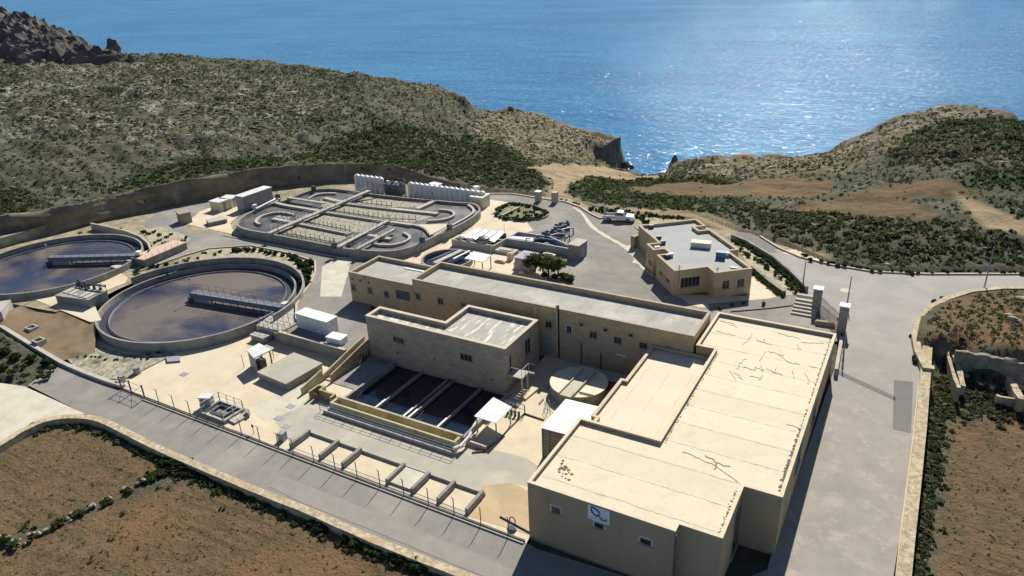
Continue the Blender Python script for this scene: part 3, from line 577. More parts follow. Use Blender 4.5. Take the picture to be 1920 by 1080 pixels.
m_=MB(); T_=[G(x,y,1.385) for x,y in [(-250,606),(0,588),(35,575),(70,562),(120,580),(180,604)]]; B_=[G(x,y,z) for x,y,z in [(-250,622,.7),(0,619,.5),(35,638,.35),(62,652,.2),(118,676,.12),(178,660,.12)]]
vs=[];fs=[]
for i in range(6):
    for j in range(7): q=T_[i].lerp(B_[i],j/6); vs.append((q.x,q.y,q.z+.06*noise.noise(q*.8)*(0<j<6)))
for i in range(5):
    for j in range(6): a_=i*7+j; fs.append((a_,a_+1,a_+8,a_+7))
m_.add(vs,fs); struct(m_.build('bare_earth',M['soil'],smooth=True))
# road along the fence, and the apron in the shade of the big building
lay('road',[(104,668),(160,706),(232,728),(480,822),(720,917),(985,1017),(1010,1030),(1300,1120),(1460,1060),(1640,1300),(1500,1500),(1000,1200),(870,1078),(734,1032),(577,962),(440,898),(285,834),(200,792),(163,778),(52,722),(95,690)],.0,M['road'])
lay('road',[(-250,745),(0,718),(45,724),(160,776),(120,780),(60,792),(0,834),(-250,940)],.008,M['patch'])
# upper level
def UP(l): return l
layw('upper_yard',[tuple(G(x,y,UZ)[:2]) for x,y in [(236,389),(330,375),(440,360),(560,341),(660,326),(745,333),(800,346),(915,363),(1060,370),(1130,393),(1210,404),(1400,440),(1500,470),(1560,500),(1560,640),(1334,640),(1100,600),(800,540),(650,560),(690,600),(700,640),(653,657)]]+[(-54.9,54.9),(-66,54.9),(-66,57.5),(-66,88),(-128,88)],UZ-.02,M['verge'])
layw('upper_yard',[(-83.2+14.5*math.cos(a),56.4+14.5*math.sin(a)) for a in [math.radians(d) for d in range(5,200,5)]]+[(-98.5,46),(-110,44.5),(-140,44),(-136,60),(-137,81),(-128,88),(-66,88),(-66,57.5)],UZ-.03,M['verge'])
lay('asphalt_lane',[(265,420),(300,395),(430,371),(470,366),(420,385),(350,420),(350,436),(440,440),(520,455),(640,476),(725,478),(700,520),(690,640),(653,656),(540,625),(552,612),(556,585),(590,520),(592,490),(560,478),(470,462),(390,468),(345,480),(250,512),(232,500),(355,460),(345,435),(290,432)],UZ,M['road'])
lay('pavement',[(348,420),(375,396),(440,372),(480,366),(520,372),(452,400),(432,418),(436,430),(500,442),(640,470),(640,476),(520,455),(440,440)],UZ+.006,M['yard'])
lay('pavement',[(604,500),(632,482),(660,486),(650,520),(640,556),(600,556)],UZ+.008,M['patch'])
lay('pavement',[(170,500),(205,492),(250,478),(262,486),(215,505),(240,520),(236,530),(170,556),(190,600),(170,604),(66,562),(0,566),(0,558),(120,545)],UZ+.01,M['yard'])
lay('asphalt_lane',[(915,364),(960,364),(1060,379),(1095,390),(1130,412),(1190,420),(1215,440),(1205,505),(1270,556),(1330,575),(1500,545),(1560,560),(1580,640),(1340,640),(1100,580),(1000,560),(900,520),(980,430),(930,420),(900,405),(905,380)],UZ,M['road'])
lay('pavement',[(840,432),(880,405),(905,372),(960,380),(918,402),(985,413),(1000,432),(960,445),(880,440)],UZ+.006,M['yard'])
lay('pavement',[(700,470),(790,460),(850,440),(900,440),(950,470),(1010,500),(1040,545),(930,525),(720,485)],UZ+.004,M['yard'])
lay('pavement',[(1170,462),(1196,456),(1215,450),(1215,500),(1185,492),(1195,478)],UZ+.006,M['yard'])
lay('pavement',[(1400,500),(1411,516),(1470,553),(1440,560),(1300,572),(1262,552),(1400,555)],UZ+.008,M['yard'])
lay('pavement',[(1283,566),(1320,561),(1332,577),(1310,576)],UZ+.012,M['yard'])
lay('planted_bed',[(1385,468),(1400,462),(1450,492),(1490,528),(1500,552),(1467,554),(1440,540),(1410,516),(1400,495)],UZ+.012,M['bed'])
lay('planted_bed',[(330,510),(390,468),(470,462),(545,478),(588,492),(590,512),(575,532),(556,508),(480,484),(400,486),(330,496),(262,520),(250,512)],UZ+.012,M['bed'])
lay('planted_bed',[(262,430),(300,425),(345,437),(357,448),(345,460),(300,470),(270,476),(282,455)],UZ+.012,M['bed'])
lay('planted_bed',[(1110,388),(1150,392),(1210,404),(1290,412),(1310,409),(1205,422),(1190,412),(1172,397)],UZ+.012,M['bed'])
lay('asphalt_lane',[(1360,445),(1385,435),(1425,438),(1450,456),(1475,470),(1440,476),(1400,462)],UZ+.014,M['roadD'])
lay('gravel_strip',[(1448,468),(1500,468),(1560,486),(1660,504),(1800,508),(1950,509),(2200,512),(2200,516),(1920,514),(1740,514),(1640,510),(1560,498),(1500,484)],UZ+.016,M['chalk'])
# sloping approach road, draped on its gradient
bm=bmesh.new(); R_=[]
for x,y in [(1385,447),(1425,444),(1460,466),(1500,483),(1560,498),(1640,512),(1740,516),(1920,516),(2300,516),(2300,545),(1920,543),(1840,549),(1790,560),(1745,582),(1722,606),(1714,650),(1722,690),(1735,720),(1716,860),(1688,1000),(1672,1100),(1640,1350),(1420,1350),(1440,1060),(1560,705),(1582,640),(1575,600),(1545,575),(1500,545),(1440,495)]:
    z=1.
    for _ in range(6): p=G(x,y,z); z=lev1(max(p.x,-5),p.y)
    R_.append(G(x,y,z))
f=bm.faces.new([bm.verts.new((p.x,p.y,0)) for p in R_])
for k in range(14,116,2): bmesh.ops.bisect_plane(bm,geom=bm.verts[:]+bm.edges[:]+bm.faces[:],plane_co=(0,k,0),plane_no=(0,1,0))
for v in bm.verts: v.co.z=1.4*min(1,max(0,(v.co.y-45)/35))+.012
me=bpy.data.meshes.new('road'); bm.to_mesh(me); bm.free(); me.materials.append(M['roadR']); ob=bpy.data.objects.new('road',me); COL.objects.link(ob); struct(ob)
def GR(x,y):
    z=1.
    for _ in range(6): p=G(x,y,z); z=1.4*min(1,max(0,(p.y-45)/35))
    return G(x,y,z)
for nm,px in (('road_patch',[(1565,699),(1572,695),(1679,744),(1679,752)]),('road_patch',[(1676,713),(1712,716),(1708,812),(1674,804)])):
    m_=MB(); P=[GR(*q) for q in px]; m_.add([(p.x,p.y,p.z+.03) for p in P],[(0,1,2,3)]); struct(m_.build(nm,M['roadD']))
m_=MB(); c0=GR(1586,545); m_.cyl((c0.x,c0.y),.75,c0.z+.01,c0.z+.035,20); struct(m_.build('road_patch',M['patch']))
# kerbs
def kerb(px,z,w=.18,h=.13,mat='coping',lift=0):
    P=[G(x,y,z) for x,y in px]; m_=MB(); m_.ribbon(P,w,z-.2,z+h); o=m_.build('kerb',M[mat]); return struct(o)
kerb([(1425,444),(1460,466),(1500,483),(1560,498),(1640,511),(1740,515),(1920,515),(2200,515)],1.4,.3,.22)
kerb([(915,364),(960,364),(1010,372),(1060,379),(1088,389),(1108,402),(1125,410),(1150,408)],1.4,.3,.2)
kerb([(420,442),(445,447),(520,461),(640,484),(700,484)],1.4,.2,.12)
kerb([(591,492),(592,512),(583,535),(563,560),(556,575),(556,600),(567,612)],1.4,.25,.35)
kerb([(250,513),(345,480),(390,467),(470,461),(545,476),(588,490)],1.4,.22,.18)
kerb([(1190,425),(1208,440),(1216,456),(1190,455)],1.4,.2,.14)

def face(px_list,w=1.3):
    P=[G(*q) for q in px_list]; Q=[]
    for a,b in zip(P[:-1],P[1:]):
        n=max(2,int((b-a).length/1.2))
        for k in range(n): Q.append(a.lerp(b,k/n))
    Q.append(P[-1]); n=len(Q); vs=[]; J=9
    for i,q in enumerate(Q):
        t_=(Q[min(i+1,n-1)]-Q[max(i-1,0)]); nn=Vector((-t_.y,t_.x,0)).normalized()
        if nn.dot(Vector((-q.x,-q.y,0)))<0: nn=-nn
        top=q.z+.15+.3*noise.noise(q*.3)
        for j in range(J+1):
            v=j/J; z=top+(1.0-top)*v; off=.2+1.3*v*.8+.8*noise.noise(Vector((q.x*.22,q.y*.22,z*.8)))+.35*noise.noise(Vector((q.x*.9,q.y*.9,z*2)))+.18*math.sin(z*3.3+noise.noise(q*.1)*3)
            vs.append((q.x+nn.x*off,q.y+nn.y*off,z))
        vs.append((q.x-nn.x*2.2,q.y-nn.y*2.2,top-.35))
    K=J+2; fs=[]
    for i in range(n-1):
        for j in range(J): a=i*K+j; fs.append((a,a+1,a+K+1,a+K))
        fs.append((i*K,(i+1)*K,(i+1)*K+J+1,i*K+J+1))
    m_=MB(); m_.add(vs,fs); return struct(m_.build('quarry_face',M['cut'],smooth=True))
face([(-250,490,5.6),(0,407,5.8),(110,390,5.4),(213,367,5.3),(350,337,5.7),(500,315,5.4),(640,306,4.9),(740,312,4.0),(800,330,2.8),(860,345,2.1)])
for (x,y),l in (((58,572+6),'small square manhole frame on the bare earth, farther one'),((70,607),'open dark manhole frame on the bare earth, nearer one')):
    q=G(x if x>60 else 55,y-2 if y<600 else y,1.4) if False else G({58:57,70:70}[x],{578:607,607:631}[y],1.38); m_=MB(); m_.ribbon([(q.x-.6,q.y-.5),(q.x+.6,q.y-.5),(q.x+.6,q.y+.5),(q.x-.6,q.y+.5)],.16,.3,.95,closed=True); tag(m_.build('open_manhole',M['concl']),l,'hatch')

def dust(px,w,z,mat='patch'):
    P=smooth0([G(x,y,z) for x,y in px]); m_=MB(); n=len(P)
    vs=[];
    for i,q in enumerate(P):
        t_=(P[min(i+1,n-1)]-P[max(i-1,0)]).normalized(); nn=Vector((-t_.y,t_.x,0)); k=w*(.6+.6*abs(noise.noise(q*.5)))*(.35+.65*math.sin(math.pi*(i+.5)/n))
        vs+=[(q.x+nn.x*k,q.y+nn.y*k,z),(q.x-nn.x*k,q.y-nn.y*k,z)]
    m_.add(vs,[(2*i,2*i+1,2*i+3,2*i+2) for i in range(n-1)]); return struct(m_.build('road_patch',M[mat]))
def smooth0(P):
    for _ in range(3):
        Q=[P[0]]
        for a,b in zip(P[:-1],P[1:]): Q+=[a.lerp(b,.25),a.lerp(b,.75)]
        P=Q+[P[-1]]
    return P
dust([(1075,388),(1095,402),(1108,425),(1140,445),(1172,462),(1195,485),(1205,502),(1225,518)],.55,UZ+.02)
lay('road_patch',[(530,893),(640,935),(760,985),(900,1040),(1000,1085),(960,1100),(860,1062),(700,995),(560,940),(505,912)],.018,mk('asphalt_lane_mat',(.275,.262,.24),(.235,.225,.21),.7,.95))
# ================================================================ buildings
def building(name,label,outline,z0,zr,zp,wall,roof,coping=None,th=.28,loc=None,cat='building',cop_h=.1,over=.04):
    cx=sum(p[0] for p in outline)/len(outline); cy=sum(p[1] for p in outline)/len(outline)
    root=thing(name,label,cat,(cx,cy,z0))
    inn=offs(outline,th); 
    w=MB(); n=len(outline); zt=zp-cop_h
    vs=[(p[0],p[1],z0-.3) for p in outline]+[(p[0],p[1],zt) for p in outline]+[(p[0],p[1],zt) for p in inn]+[(p[0],p[1],zr-.3) for p in inn]
    fs=[(k*n+i,k*n+(i+1)%n,(k+1)*n+(i+1)%n,(k+1)*n+i) for k in range(3) for i in range(n)]
    w.add(vs,fs); wo_=w.build('wall',wall,root)
    r=MB(); r.sheet([p for p in inn],zr); ro=r.build('roof',roof,root)
    c=MB(); o2=offs(outline,-over); i2=offs(outline,th+over); vs=[]
    for P,z in ((o2,zt),(o2,zp),(i2,zp),(i2,zt)): vs+=[(p[0],p[1],z) for p in P]
    c.add(vs,[(k*n+i,k*n+(i+1)%n,((k+1)%4)*n+(i+1)%n,((k+1)%4)*n+i) for k in range(4) for i in range(n)]); c.build('coping',coping or M['coping'],root)
    return root,ro,wo_
def opening(root,p0,p1,a,b,fr='frame',pane='glass',name='window',pn='pane',mull=1,proud=.05,surround=None):
    """window or door on the wall p0->p1 between two photo pixels (opposite corners)"""
    s0,z0=on_wall(p0,p1,*a); s1,z1=on_wall(p0,p1,*b); s0,s1=min(s0,s1),max(s0,s1); z0,z1=min(z0,z1),max(z0,z1)
    e=Vector((p1[0]-p0[0],p1[1]-p0[1])); ang=math.atan2(e.y,e.x); o=(p0[0],p0[1],0); t=min(.07,(s1-s0)*.12)
    m_=MB()     # outside is on the right hand side of p0->p1 (local -y)
    m_.box(s0,-proud,z0,s0+t,.02,z1,ang,o); m_.box(s1-t,-proud,z0,s1,.02,z1,ang,o); m_.box(s0+t,-proud,z0,s1-t,.02,z0+t,ang,o); m_.box(s0+t,-proud,z1-t,s1-t,.02,z1,ang,o)
    for k in range(1,mull+1):
        q=s0+(s1-s0)*k/(mull+1); m_.box(q-.02,-proud*.8,z0+t,q+.02,.02,z1-t,ang,o)
    if name=='window': m_.box(s0-.08,-proud-.07,z0-.09,s1+.08,.02,z0-.003,ang,o)
    w=m_.build(name,M[fr],root)
    g=MB(); g.box(s0+t+.002,-.012,z0+t+.002,s1-t-.002,.015,z1-t-.002,ang,o); g.build(pn,M[pane],w)
    if surround:
        q=MB(); k=.09
        q.box(s0-k,-.02,z1,s1+k,.01,z1+k,ang,o); q.box(s0-k,-.02,z0,s0-.001,.01,z1,ang,o); q.box(s1+.001,-.02,z0,s1+k,.01,z1,ang,o); q.build('surround',M[surround],w)
    return w
def strip_on(root,p0,p1,a,b,w,name,mat,d=.1):
    s0,z0=on_wall(p0,p1,*a); s1,z1=on_wall(p0,p1,*b); e=Vector((p1[0]-p0[0],p1[1]-p0[1])); ang=math.atan2(e.y,e.x); s=(s0+s1)/2
    m_=MB(); m_.box(s-w/2,-d,min(z0,z1),s+w/2,.01,max(z0,z1),ang,(p0[0],p0[1],0)); return m_.build(name,M[mat],root)
def zb(l,o,s): return [(o[0]+x/s,o[1]+y/s) for x,y in l]
# ---- large filter hall (front right)
HB=(960,560); HS=1371/660
A=[(-22.3,39.2),(-10.6,39.2),(-10.6,40.0),(-7.55,40.0),(-7.55,46.1),(-4.75,46.1),(-4.75,74.5),(-17.,74.5),(-17.,66.05),(-15.1,66.05),(-15.1,48.9),(-22.3,48.9)]
big,bro,bwa=building('filter_hall','large two storey cream plastered hall with wide pale jointed flat roof beside the right road',A,0,5.12,5.5,M['yellow'],M['roofc'],mk('cream_coping',(.66,.57,.43),(.56,.48,.35),1.2,.9),th=.2,cop_h=.08)
f0,f1=(-22.3,39.2),(-10.6,39.2)
for a,b in (((153,803),(190,842)),((320,866),(360,902)),((498,926),(543,966))):
    opening(big,f0,f1,*zb([a,b],HB,HS),surround='whited',mull=0)
opening(big,(-7.55,40.0),(-7.55,46.1),*zb([(868,850),(886,925)],HB,HS),mull=0)
for a,b in (((1112,600),(1120,622)),((1172,440),(1178,460))): opening(big,(-4.75,46.1),(-4.75,74.5),*zb([a,b],HB,HS),mull=0)
m_=MB(); m_.tube([(-10.5,39.13,0),(-10.5,39.13,5.2)],.06); m_.build('downpipe',M['tar'],big)
# tar patches and cracks on the roof
def roofline(root,px,w,z,name='crack',mat='tar'):
    P=[G(x,y,z) for x,y in px]; m_=MB(); pts=[]
    for i in range(len(P)-1):
        for k in range(6):
            q=P[i].lerp(P[i+1],k/6); n_=noise.noise(q*2.7)*.26; pts.append((q.x+n_,q.y+noise.noise(q*2.9+Vector((5,0,0)))*.26))
    pts.append(tuple(P[-1][:2])); m_.ribbon(pts,w,z+.004,z+.03); return m_.build(name,M[mat],root)
cr=[[(755,612),(775,622),(800,640),(850,655)],[(800,640),(785,665)],[(668,598),(705,612),(790,652),(880,715)],[(875,275),(890,250),(915,235)],[(905,265),(950,282),(945,265),(985,285),(965,260)],[(990,270),(1020,290),(1030,270)],[(960,320),(975,300)],[(850,280),(870,318)],[(862,285),(900,318)],
 [(930,300),(965,310)],[(1010,285),(1055,300)],[(1040,220),(1080,250),(1120,258)],[(1155,262),(1190,270)],[(1090,280),(1100,310)],[(1140,290),(1160,320),(1155,335)],[(1110,180),(1125,200)],[(965,245),(990,205)],[(905,180),(935,135)],[(950,160),(1010,180)],[(985,170),(980,158)],[(1035,135),(1120,155)],[(1130,170),(1215,175)],
 [(815,88),(870,100)],[(790,125),(870,145)],[(840,100),(880,112)],[(1000,205),(1060,222)],[(1075,488),(1115,502)]]
for c_ in cr: roofline(big,zb(c_,HB,HS),.06 if c_ in cr[:2] else .022,5.12)
m_=MB()
rg=np.random.default_rng(4); cc=G(*zb([(200,665)],HB,HS)[0],5.12)
for k in range(26):
    x=cc.x+rg.normal(0,.42); y=cc.y+rg.normal(0,.5); r=rg.uniform(.03,.16); m_.cyl((x,y),r,5.124,5.14+k*.0004,7,r*.8)
struct(m_.build('tar_stain',M['tar'],big),'stuff')
# dark leaf litter along the inside of the right hand parapet
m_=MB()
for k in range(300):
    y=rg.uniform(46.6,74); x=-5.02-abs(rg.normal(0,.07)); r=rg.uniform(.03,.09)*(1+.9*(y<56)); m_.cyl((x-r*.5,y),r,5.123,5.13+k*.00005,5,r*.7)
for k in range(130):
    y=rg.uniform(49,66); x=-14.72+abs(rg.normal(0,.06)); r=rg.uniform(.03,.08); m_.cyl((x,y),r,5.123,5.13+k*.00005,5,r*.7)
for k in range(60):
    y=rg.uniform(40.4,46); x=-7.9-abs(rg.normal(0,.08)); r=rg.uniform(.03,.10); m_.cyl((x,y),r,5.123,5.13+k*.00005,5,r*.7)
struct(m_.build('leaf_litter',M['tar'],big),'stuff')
# lower annexe roof
A=[(-21.6,49.0),(-15.3,49.0),(-15.3,65.9),(-21.6,65.9),(-21.6,58.1),(-22.1,58.1),(-22.1,50.9),(-21.6,50.9)]
ann,_,_=building('filter_hall_annexe','lower annexe with salmon cream flat roof set between the large hall and the long building',A,0,4.15,4.5,M['yellow'],M['rooflow'],mk('annexe_coping',(.56,.48,.36),(.48,.41,.30),1.2,.9),th=.25,cop_h=.08)
m_=MB(); m_.box(-15.26,66.0,3.0,-10.4,66.0,3.0)
# sign board with emblem
s0,z0=on_wall(f0,f1,1106,957); s1,z1=on_wall(f0,f1,1142,978)
sL,_=on_wall(f0,f1,1103,960); sR,_=on_wall(f0,f1,1144,972); _,zt=on_wall(f0,f1,1104,944); _,zbm=on_wall(f0,f1,1104,970)
sg=thing('sign_board','white sign board with a blue looping emblem on the large hall front','sign',(f0[0]+(sL+sR)/2,39.1,zbm))
m_=MB(); m_.box(f0[0]+sL,39.10,zbm,f0[0]+sR,39.165,zt); m_.build('panel',M['white'],sg)
W_=sR-sL; H_=zt-zbm; X0=f0[0]+sL
def em(px): return [(X0+W_*u,39.085,zbm+H_*v) for u,v in px]
for nm,pts,mt,r in (('emblem',[(.17,.90),(.16,.72),(.20,.55),(.30,.42),(.40,.36),(.47,.42),(.52,.52),(.53,.66),(.47,.78),(.36,.86),(.25,.90),(.17,.92)],mk('emblem_blue',(.03,.07,.34),(.03,.08,.28),1,.6),.06),
   ('emblem_tail',[(.40,.36),(.50,.42),(.58,.33),(.68,.24),(.78,.22),(.84,.27),(.86,.36)],mk('emblem_teal',(.04,.16,.30),(.04,.14,.26),1,.6),.05)):
    m_=MB(); m_.tube([tuple(p) for p in em(pts)],r,6); m_.build(nm,mt,sg)
m_=MB()
for k in range(12):
    if k in (5,): continue
    u=.12+k*.064; m_.box(X0+W_*u,39.09,zbm+H_*.135,X0+W_*(u+.045),39.10,zbm+H_*.19)
m_.build('lettering',M['grey'],sg)
# ---- long process building behind
L0=(-62.9,66.0); 
A=[(-53.1,66.0),(-17.3,66.0),(-17.3,72.3),(-53.1,72.3)]
lng,_,_=building('process_building','long ochre stone building with a grey flat roof running behind the front block',A,0,5.8,6.45,M['stonel'],M['roofg'],mk('stone_coping',(.42,.36,.27),(.34,.29,.22),1.2,.9),th=.26)
A=[(-63.6,66.0),(-53.15,66.0),(-53.15,72.3),(-63.6,72.3)]
lw,_,_=building('process_building_wing','lower left wing of the long stone building with a worn grey flat roof',A,1.2,5.1,5.6,M['stonel'],M['roofg'],mk('stone_coping2',(.42,.36,.27),(.34,.29,.22),1.2,.9),th=.26)
Z7=(640,460);S7=3.375; Z8=(960,560)
q0,q1=(-63.6,66.0),(-17.3,66.0)
for a,b in (((62,242),(95,290)),((165,262),(198,310)),((270,285),(303,333))): opening(lw,q0,q1,*zb([a,b],Z7,S7),surround='beige')
opening(lw,q0,q1,*zb([(345,280),(437,352)],Z7,S7),fr='steel',name='door',pn='shutter',mull=0,pane='steel')
for a in ((70,214),(120,224),(147,204),(175,237)):
    opening(lw,q0,q1,*zb([(a[0]-8,a[1]-8),(a[0]+8,a[1]+8)],Z7,S7),name='vent',pn='grille',mull=0,pane='black')
for a,b in (((467,297),(502,345)),((607,328),(648,378)),((755,360),(790,392)),((1290,475),(1335,528))): opening(lng,q0,q1,*zb([a,b],Z7,S7),surround='beige')
for a,b,s_ in (((345,168),(380,222),None),((490,200),(540,256),None),((645,235),(693,290),None),((805,270),(857,322),None),((975,300),(1025,316),None)): opening(lng,q0,q1,*zb([a,b],Z8,S7),surround='whited' if s_ is None and a[0]==345 else None)
for a,b in (((427,152),(453,178)),((578,184),(605,212)),((738,217),(767,247))): opening(lng,q0,q1,*zb([a,b],Z8,S7),name='vent',pn='grille',mull=0,pane='black',surround='beige')
opening(lng,q0,q1,*zb([(190,235),(250,350)],Z8,S7),fr='grey',name='door',pn='door_leaf',mull=1,pane='grey')
for x0,x1,w,mt in ((152,158,.22,'coping'),(166,170,.12,'coping'),(284,290,.22,'coping'),(296,296,.16,'black')): strip_on(lng,q0,q1,*zb([(x0,42),(x1,372)],Z8,S7),w,'downpipe',mt)
for a,b in (((440,280),(440,430)),((565,342),(562,440))): strip_on(lng,q0,q1,*zb([a,b],Z8,S7),.12,'downpipe','steel')
s0,z0=on_wall(q0,q1,*zb([(665,354)],Z8,S7)[0]); s1,z1=on_wall(q0,q1,*zb([(728,368)],Z8,S7)[0]); m_=MB(); m_.box(q0[0]+s0,65.85,z1,q0[0]+s1,65.99,z1+.14); m_.build('strip_lamp',M['white'],lng)
m_=MB(); m_.box(-58.3,70.9,5.106,-54.1,71.25,5.2); m_.build('roof_plank',M['white'],lw)
# ---- front stone block above the basins
A=[(-53.2,56.95),(-34.5,56.95),(-34.5,64.4),(-43.8,64.4),(-43.8,59.6),(-53.2,59.6)]
blk,_,_=building('screen_house','grey brown stone block with an L shaped streaked roof standing over the dark basins',A,-.2,4.85,5.4,M['stone'],M['roofs'],mk('pale_coping',(.56,.50,.40),(.46,.41,.32),1.2,.9),th=.35)
q0,q1=(-53.2,56.95),(-34.5,56.95)
for a,b in (((325,570),(400,628)),((750,677),(832,742))): opening(blk,q0,q1,*zb([a,b],Z7,S7),surround='beige',mull=2)
for a in ((590,716),(358,678),(955,850)): opening(blk,q0,q1,*zb([(a[0]-9,a[1]-9),(a[0]+9,a[1]+9)],Z7,S7),name='vent',pn='grille',mull=0,pane='black')
e0,e1=(-34.5,56.95),(-34.5,64.4)
opening(blk,e0,e1,*zb([(1158,605),(1197,672)],Z7,S7),surround='beige',mull=1)
opening(blk,e0,e1,*zb([(1060,705),(1078,802)],Z7,S7),name='door',pn='door_leaf',mull=0,pane='black')
opening(blk,e0,e1,*zb([(1225,640),(1234,660)],Z7,S7),name='vent',pn='grille',mull=0,pane='black')
# landing and steps by the door of the block (X+ side)
st=thing('door_stair','concrete landing with steps and handrail under the side door of the stone block','stairs',(-33.9,58.5,0))
s_,zd=on_wall(e0,e1,*zb([(1070,800)],Z7,S7)[0]); yd=56.95+s_; zd=max(1.2,zd)
m_=MB(); m_.box(-34.48,yd-.7,zd-.16,-32.7,yd+.9,zd); m_.build('landing',M['concl'],st)
m_=MB()
for k in range(6): m_.box(-33.9,yd+.9+k*.28,zd-.18*(k+1)-.1,-32.8,yd+.9+(k+1)*.28,zd-.18*(k+1))
m_.build('steps',M['concl'],st)
m_=MB(); m_.tube([(-32.75,yd-.65,zd),(-32.75,yd-.65,zd+1),(-32.75,yd+.9,zd+1),(-32.85,yd+2.6,zd-.1)],.03); m_.tube([(-34.3,yd-.68,zd+1),(-32.75,yd-.65,zd+1)],.03); m_.tube([(-32.75,yd+.1,zd),(-32.75,yd+.1,zd+1)],.03); m_.tube([(-32.75,yd+.9,zd),(-32.75,yd+.9,zd+1)],.03); m_.build('handrail',M['metal'],st)
for k,(x,y) in enumerate(((-32.85,yd-.5),(-32.85,yd+.7))):
    m_=MB(); m_.box(x-.08,y-.08,0,x+.08,y+.08,zd-.16); m_.build('leg',M['concl'],st)
# ---- administration building
Z2=(1160,360);S2=3.6
ZA=4.95
apx=zb([(132,222),(535,182),(577,226),(512,236),(547,260),(602,250),(820,383),(742,398),(900,512),(662,548),(597,505),(368,532),(268,425),(347,410),(300,375),(255,398),(195,365),(255,325),(222,305),(190,268)],Z2,S2)
def axis_snap(P,ang):
    c,s=math.cos(ang),math.sin(ang); Q=[Vector((p.x*c+p.y*s,-p.x*s+p.y*c)) for p in P]; n=len(Q)
    E=[]; 
    for i in range(n):
        d=Q[(i+1)%n]-Q[i]; E.append('u' if abs(d.x)>abs(d.y) else 'v')
    # merge runs of the same direction, then intersect
    runs=[]
    for i in range(n):
        if runs and runs[-1][0]==E[i]: runs[-1][1].append(i)
        else: runs.append([E[i],[i]])
    if len(runs)>1 and runs[0][0]==runs[-1][0]: runs[0][1]=runs[-1][1]+runs[0][1]; runs.pop()
    val=[]
    for k,idx in runs:
        ids=set(); 
        for i in idx: ids|={i,(i+1)%n}
        val.append(sum((Q[i].y if k=='u' else Q[i].x) for i in ids)/len(ids))
    out=[]
    for i in range(len(runs)):
        a=runs[i-1]; b=runs[i]
        u=val[i-1] if a[0]=='v' else val[i]; v=val[i-1] if a[0]=='u' else val[i]
        out.append((u*c-v*s,u*s+v*c))
    return out
AD=[(p.x,p.y) for p in [G(x,y,ZA) for x,y in apx]]
AD=axis_snap([Vector(p) for p in AD],math.radians(41.5))
if sum(AD[i-1][0]*AD[i][1]-AD[i][0]*AD[i-1][1] for i in range(len(AD)))<0: AD=AD[::-1]
adm,_,_=building('administration_building','beige single storey office with a stepped grey roof and parapets right of the lanes',AD,UZ-.02,ZA-.45,ZA,M['admw'],M['admr'],mk('adm_coping',(.46,.38,.26),(.40,.33,.22),1.2,.9),th=.28)
# find outline edges facing the camera for the windows
def edge_for(out,px,z):
    best=None; n=len(out)
    for i in range(n):
        p0,p1=out[i],out[(i+1)%n]; e=Vector((p1[0]-p0[0],p1[1]-p0[1])); nn=Vector((e.y,-e.x))
        if nn.dot(Vector((-p0[0],-p0[1])))<=0: continue
        s,zz=on_wall(p0,p1,*px)
        if -.2<=s<=e.length+.2 and z[0]<zz<z[1]:
            d=Vector(p0).length+0; d=(Vector(p0)+e.normalized()*s).length
            if best is None or d<best[0]: best=(d,p0,p1)
    return best
for a,b,ml in (((418,580),(545,632),4),((700,598),(745,650),1),((800,588),(845,638),1),((322,575),(345,618),1),((205,450),(228,500),1),((278,520),(296,565),1),((305,560),(314,575),0)):
    A_,B_=zb([a,b],Z2,S2); e=edge_for(AD,((A_[0]+B_[0])/2,(A_[1]+B_[1])/2),(1.2,5))
    if e: opening(adm,e[1],e[2],A_,B_,mull=ml,surround='cream' if ml else None)
m_=MB(); q=G(*zb([(415,520)],Z2,S2)[0],4.5); 
# ================================================================ clarifiers
def ring(m_,c,r0,r1,z0,z1,n=96,a0=0.,a1=2*math.pi):
    full=abs(a1-a0-2*math.pi)<1e-6; k=n if full else n+1
    vs=[]
    for i in range(k):
        a=a0+(a1-a0)*i/n; ca_,sa_=math.cos(a),math.sin(a)
        for r,z in ((r0,z0),(r1,z0),(r1,z1),(r0,z1)): vs.append((c[0]+r*ca_,c[1]+r*sa_,z))
    fs=[(4*i+q,4*i+(q+1)%4,4*((i+1)%k)+(q+1)%4,4*((i+1)%k)+q) for i in range(n) for q in range(4)]
    if not full: fs+=[(0,1,2,3),(4*n+3,4*n+2,4*n+1,4*n)]
    m_.add(vs,fs); return m_
def rail(m_,pts,h=1.,r=.022,step=1.5,mid=True,r2=None):
    P=[Vector(p) for p in pts]; up=Vector((0,0,h))
    for a,b in zip(P[:-1],P[1:]):
        L=(b-a).length; n=max(1,round(L/step))
        for k in range(n+1): q=a.lerp(b,k/n); m_.box(-r,-r,0,r,r,h,0,tuple(q))
        m_.tube([a+up,b+up],r2 or r,4)
        if mid: m_.tube([a+up*.5,b+up*.5],(r2 or r)*.8,4)
    return m_
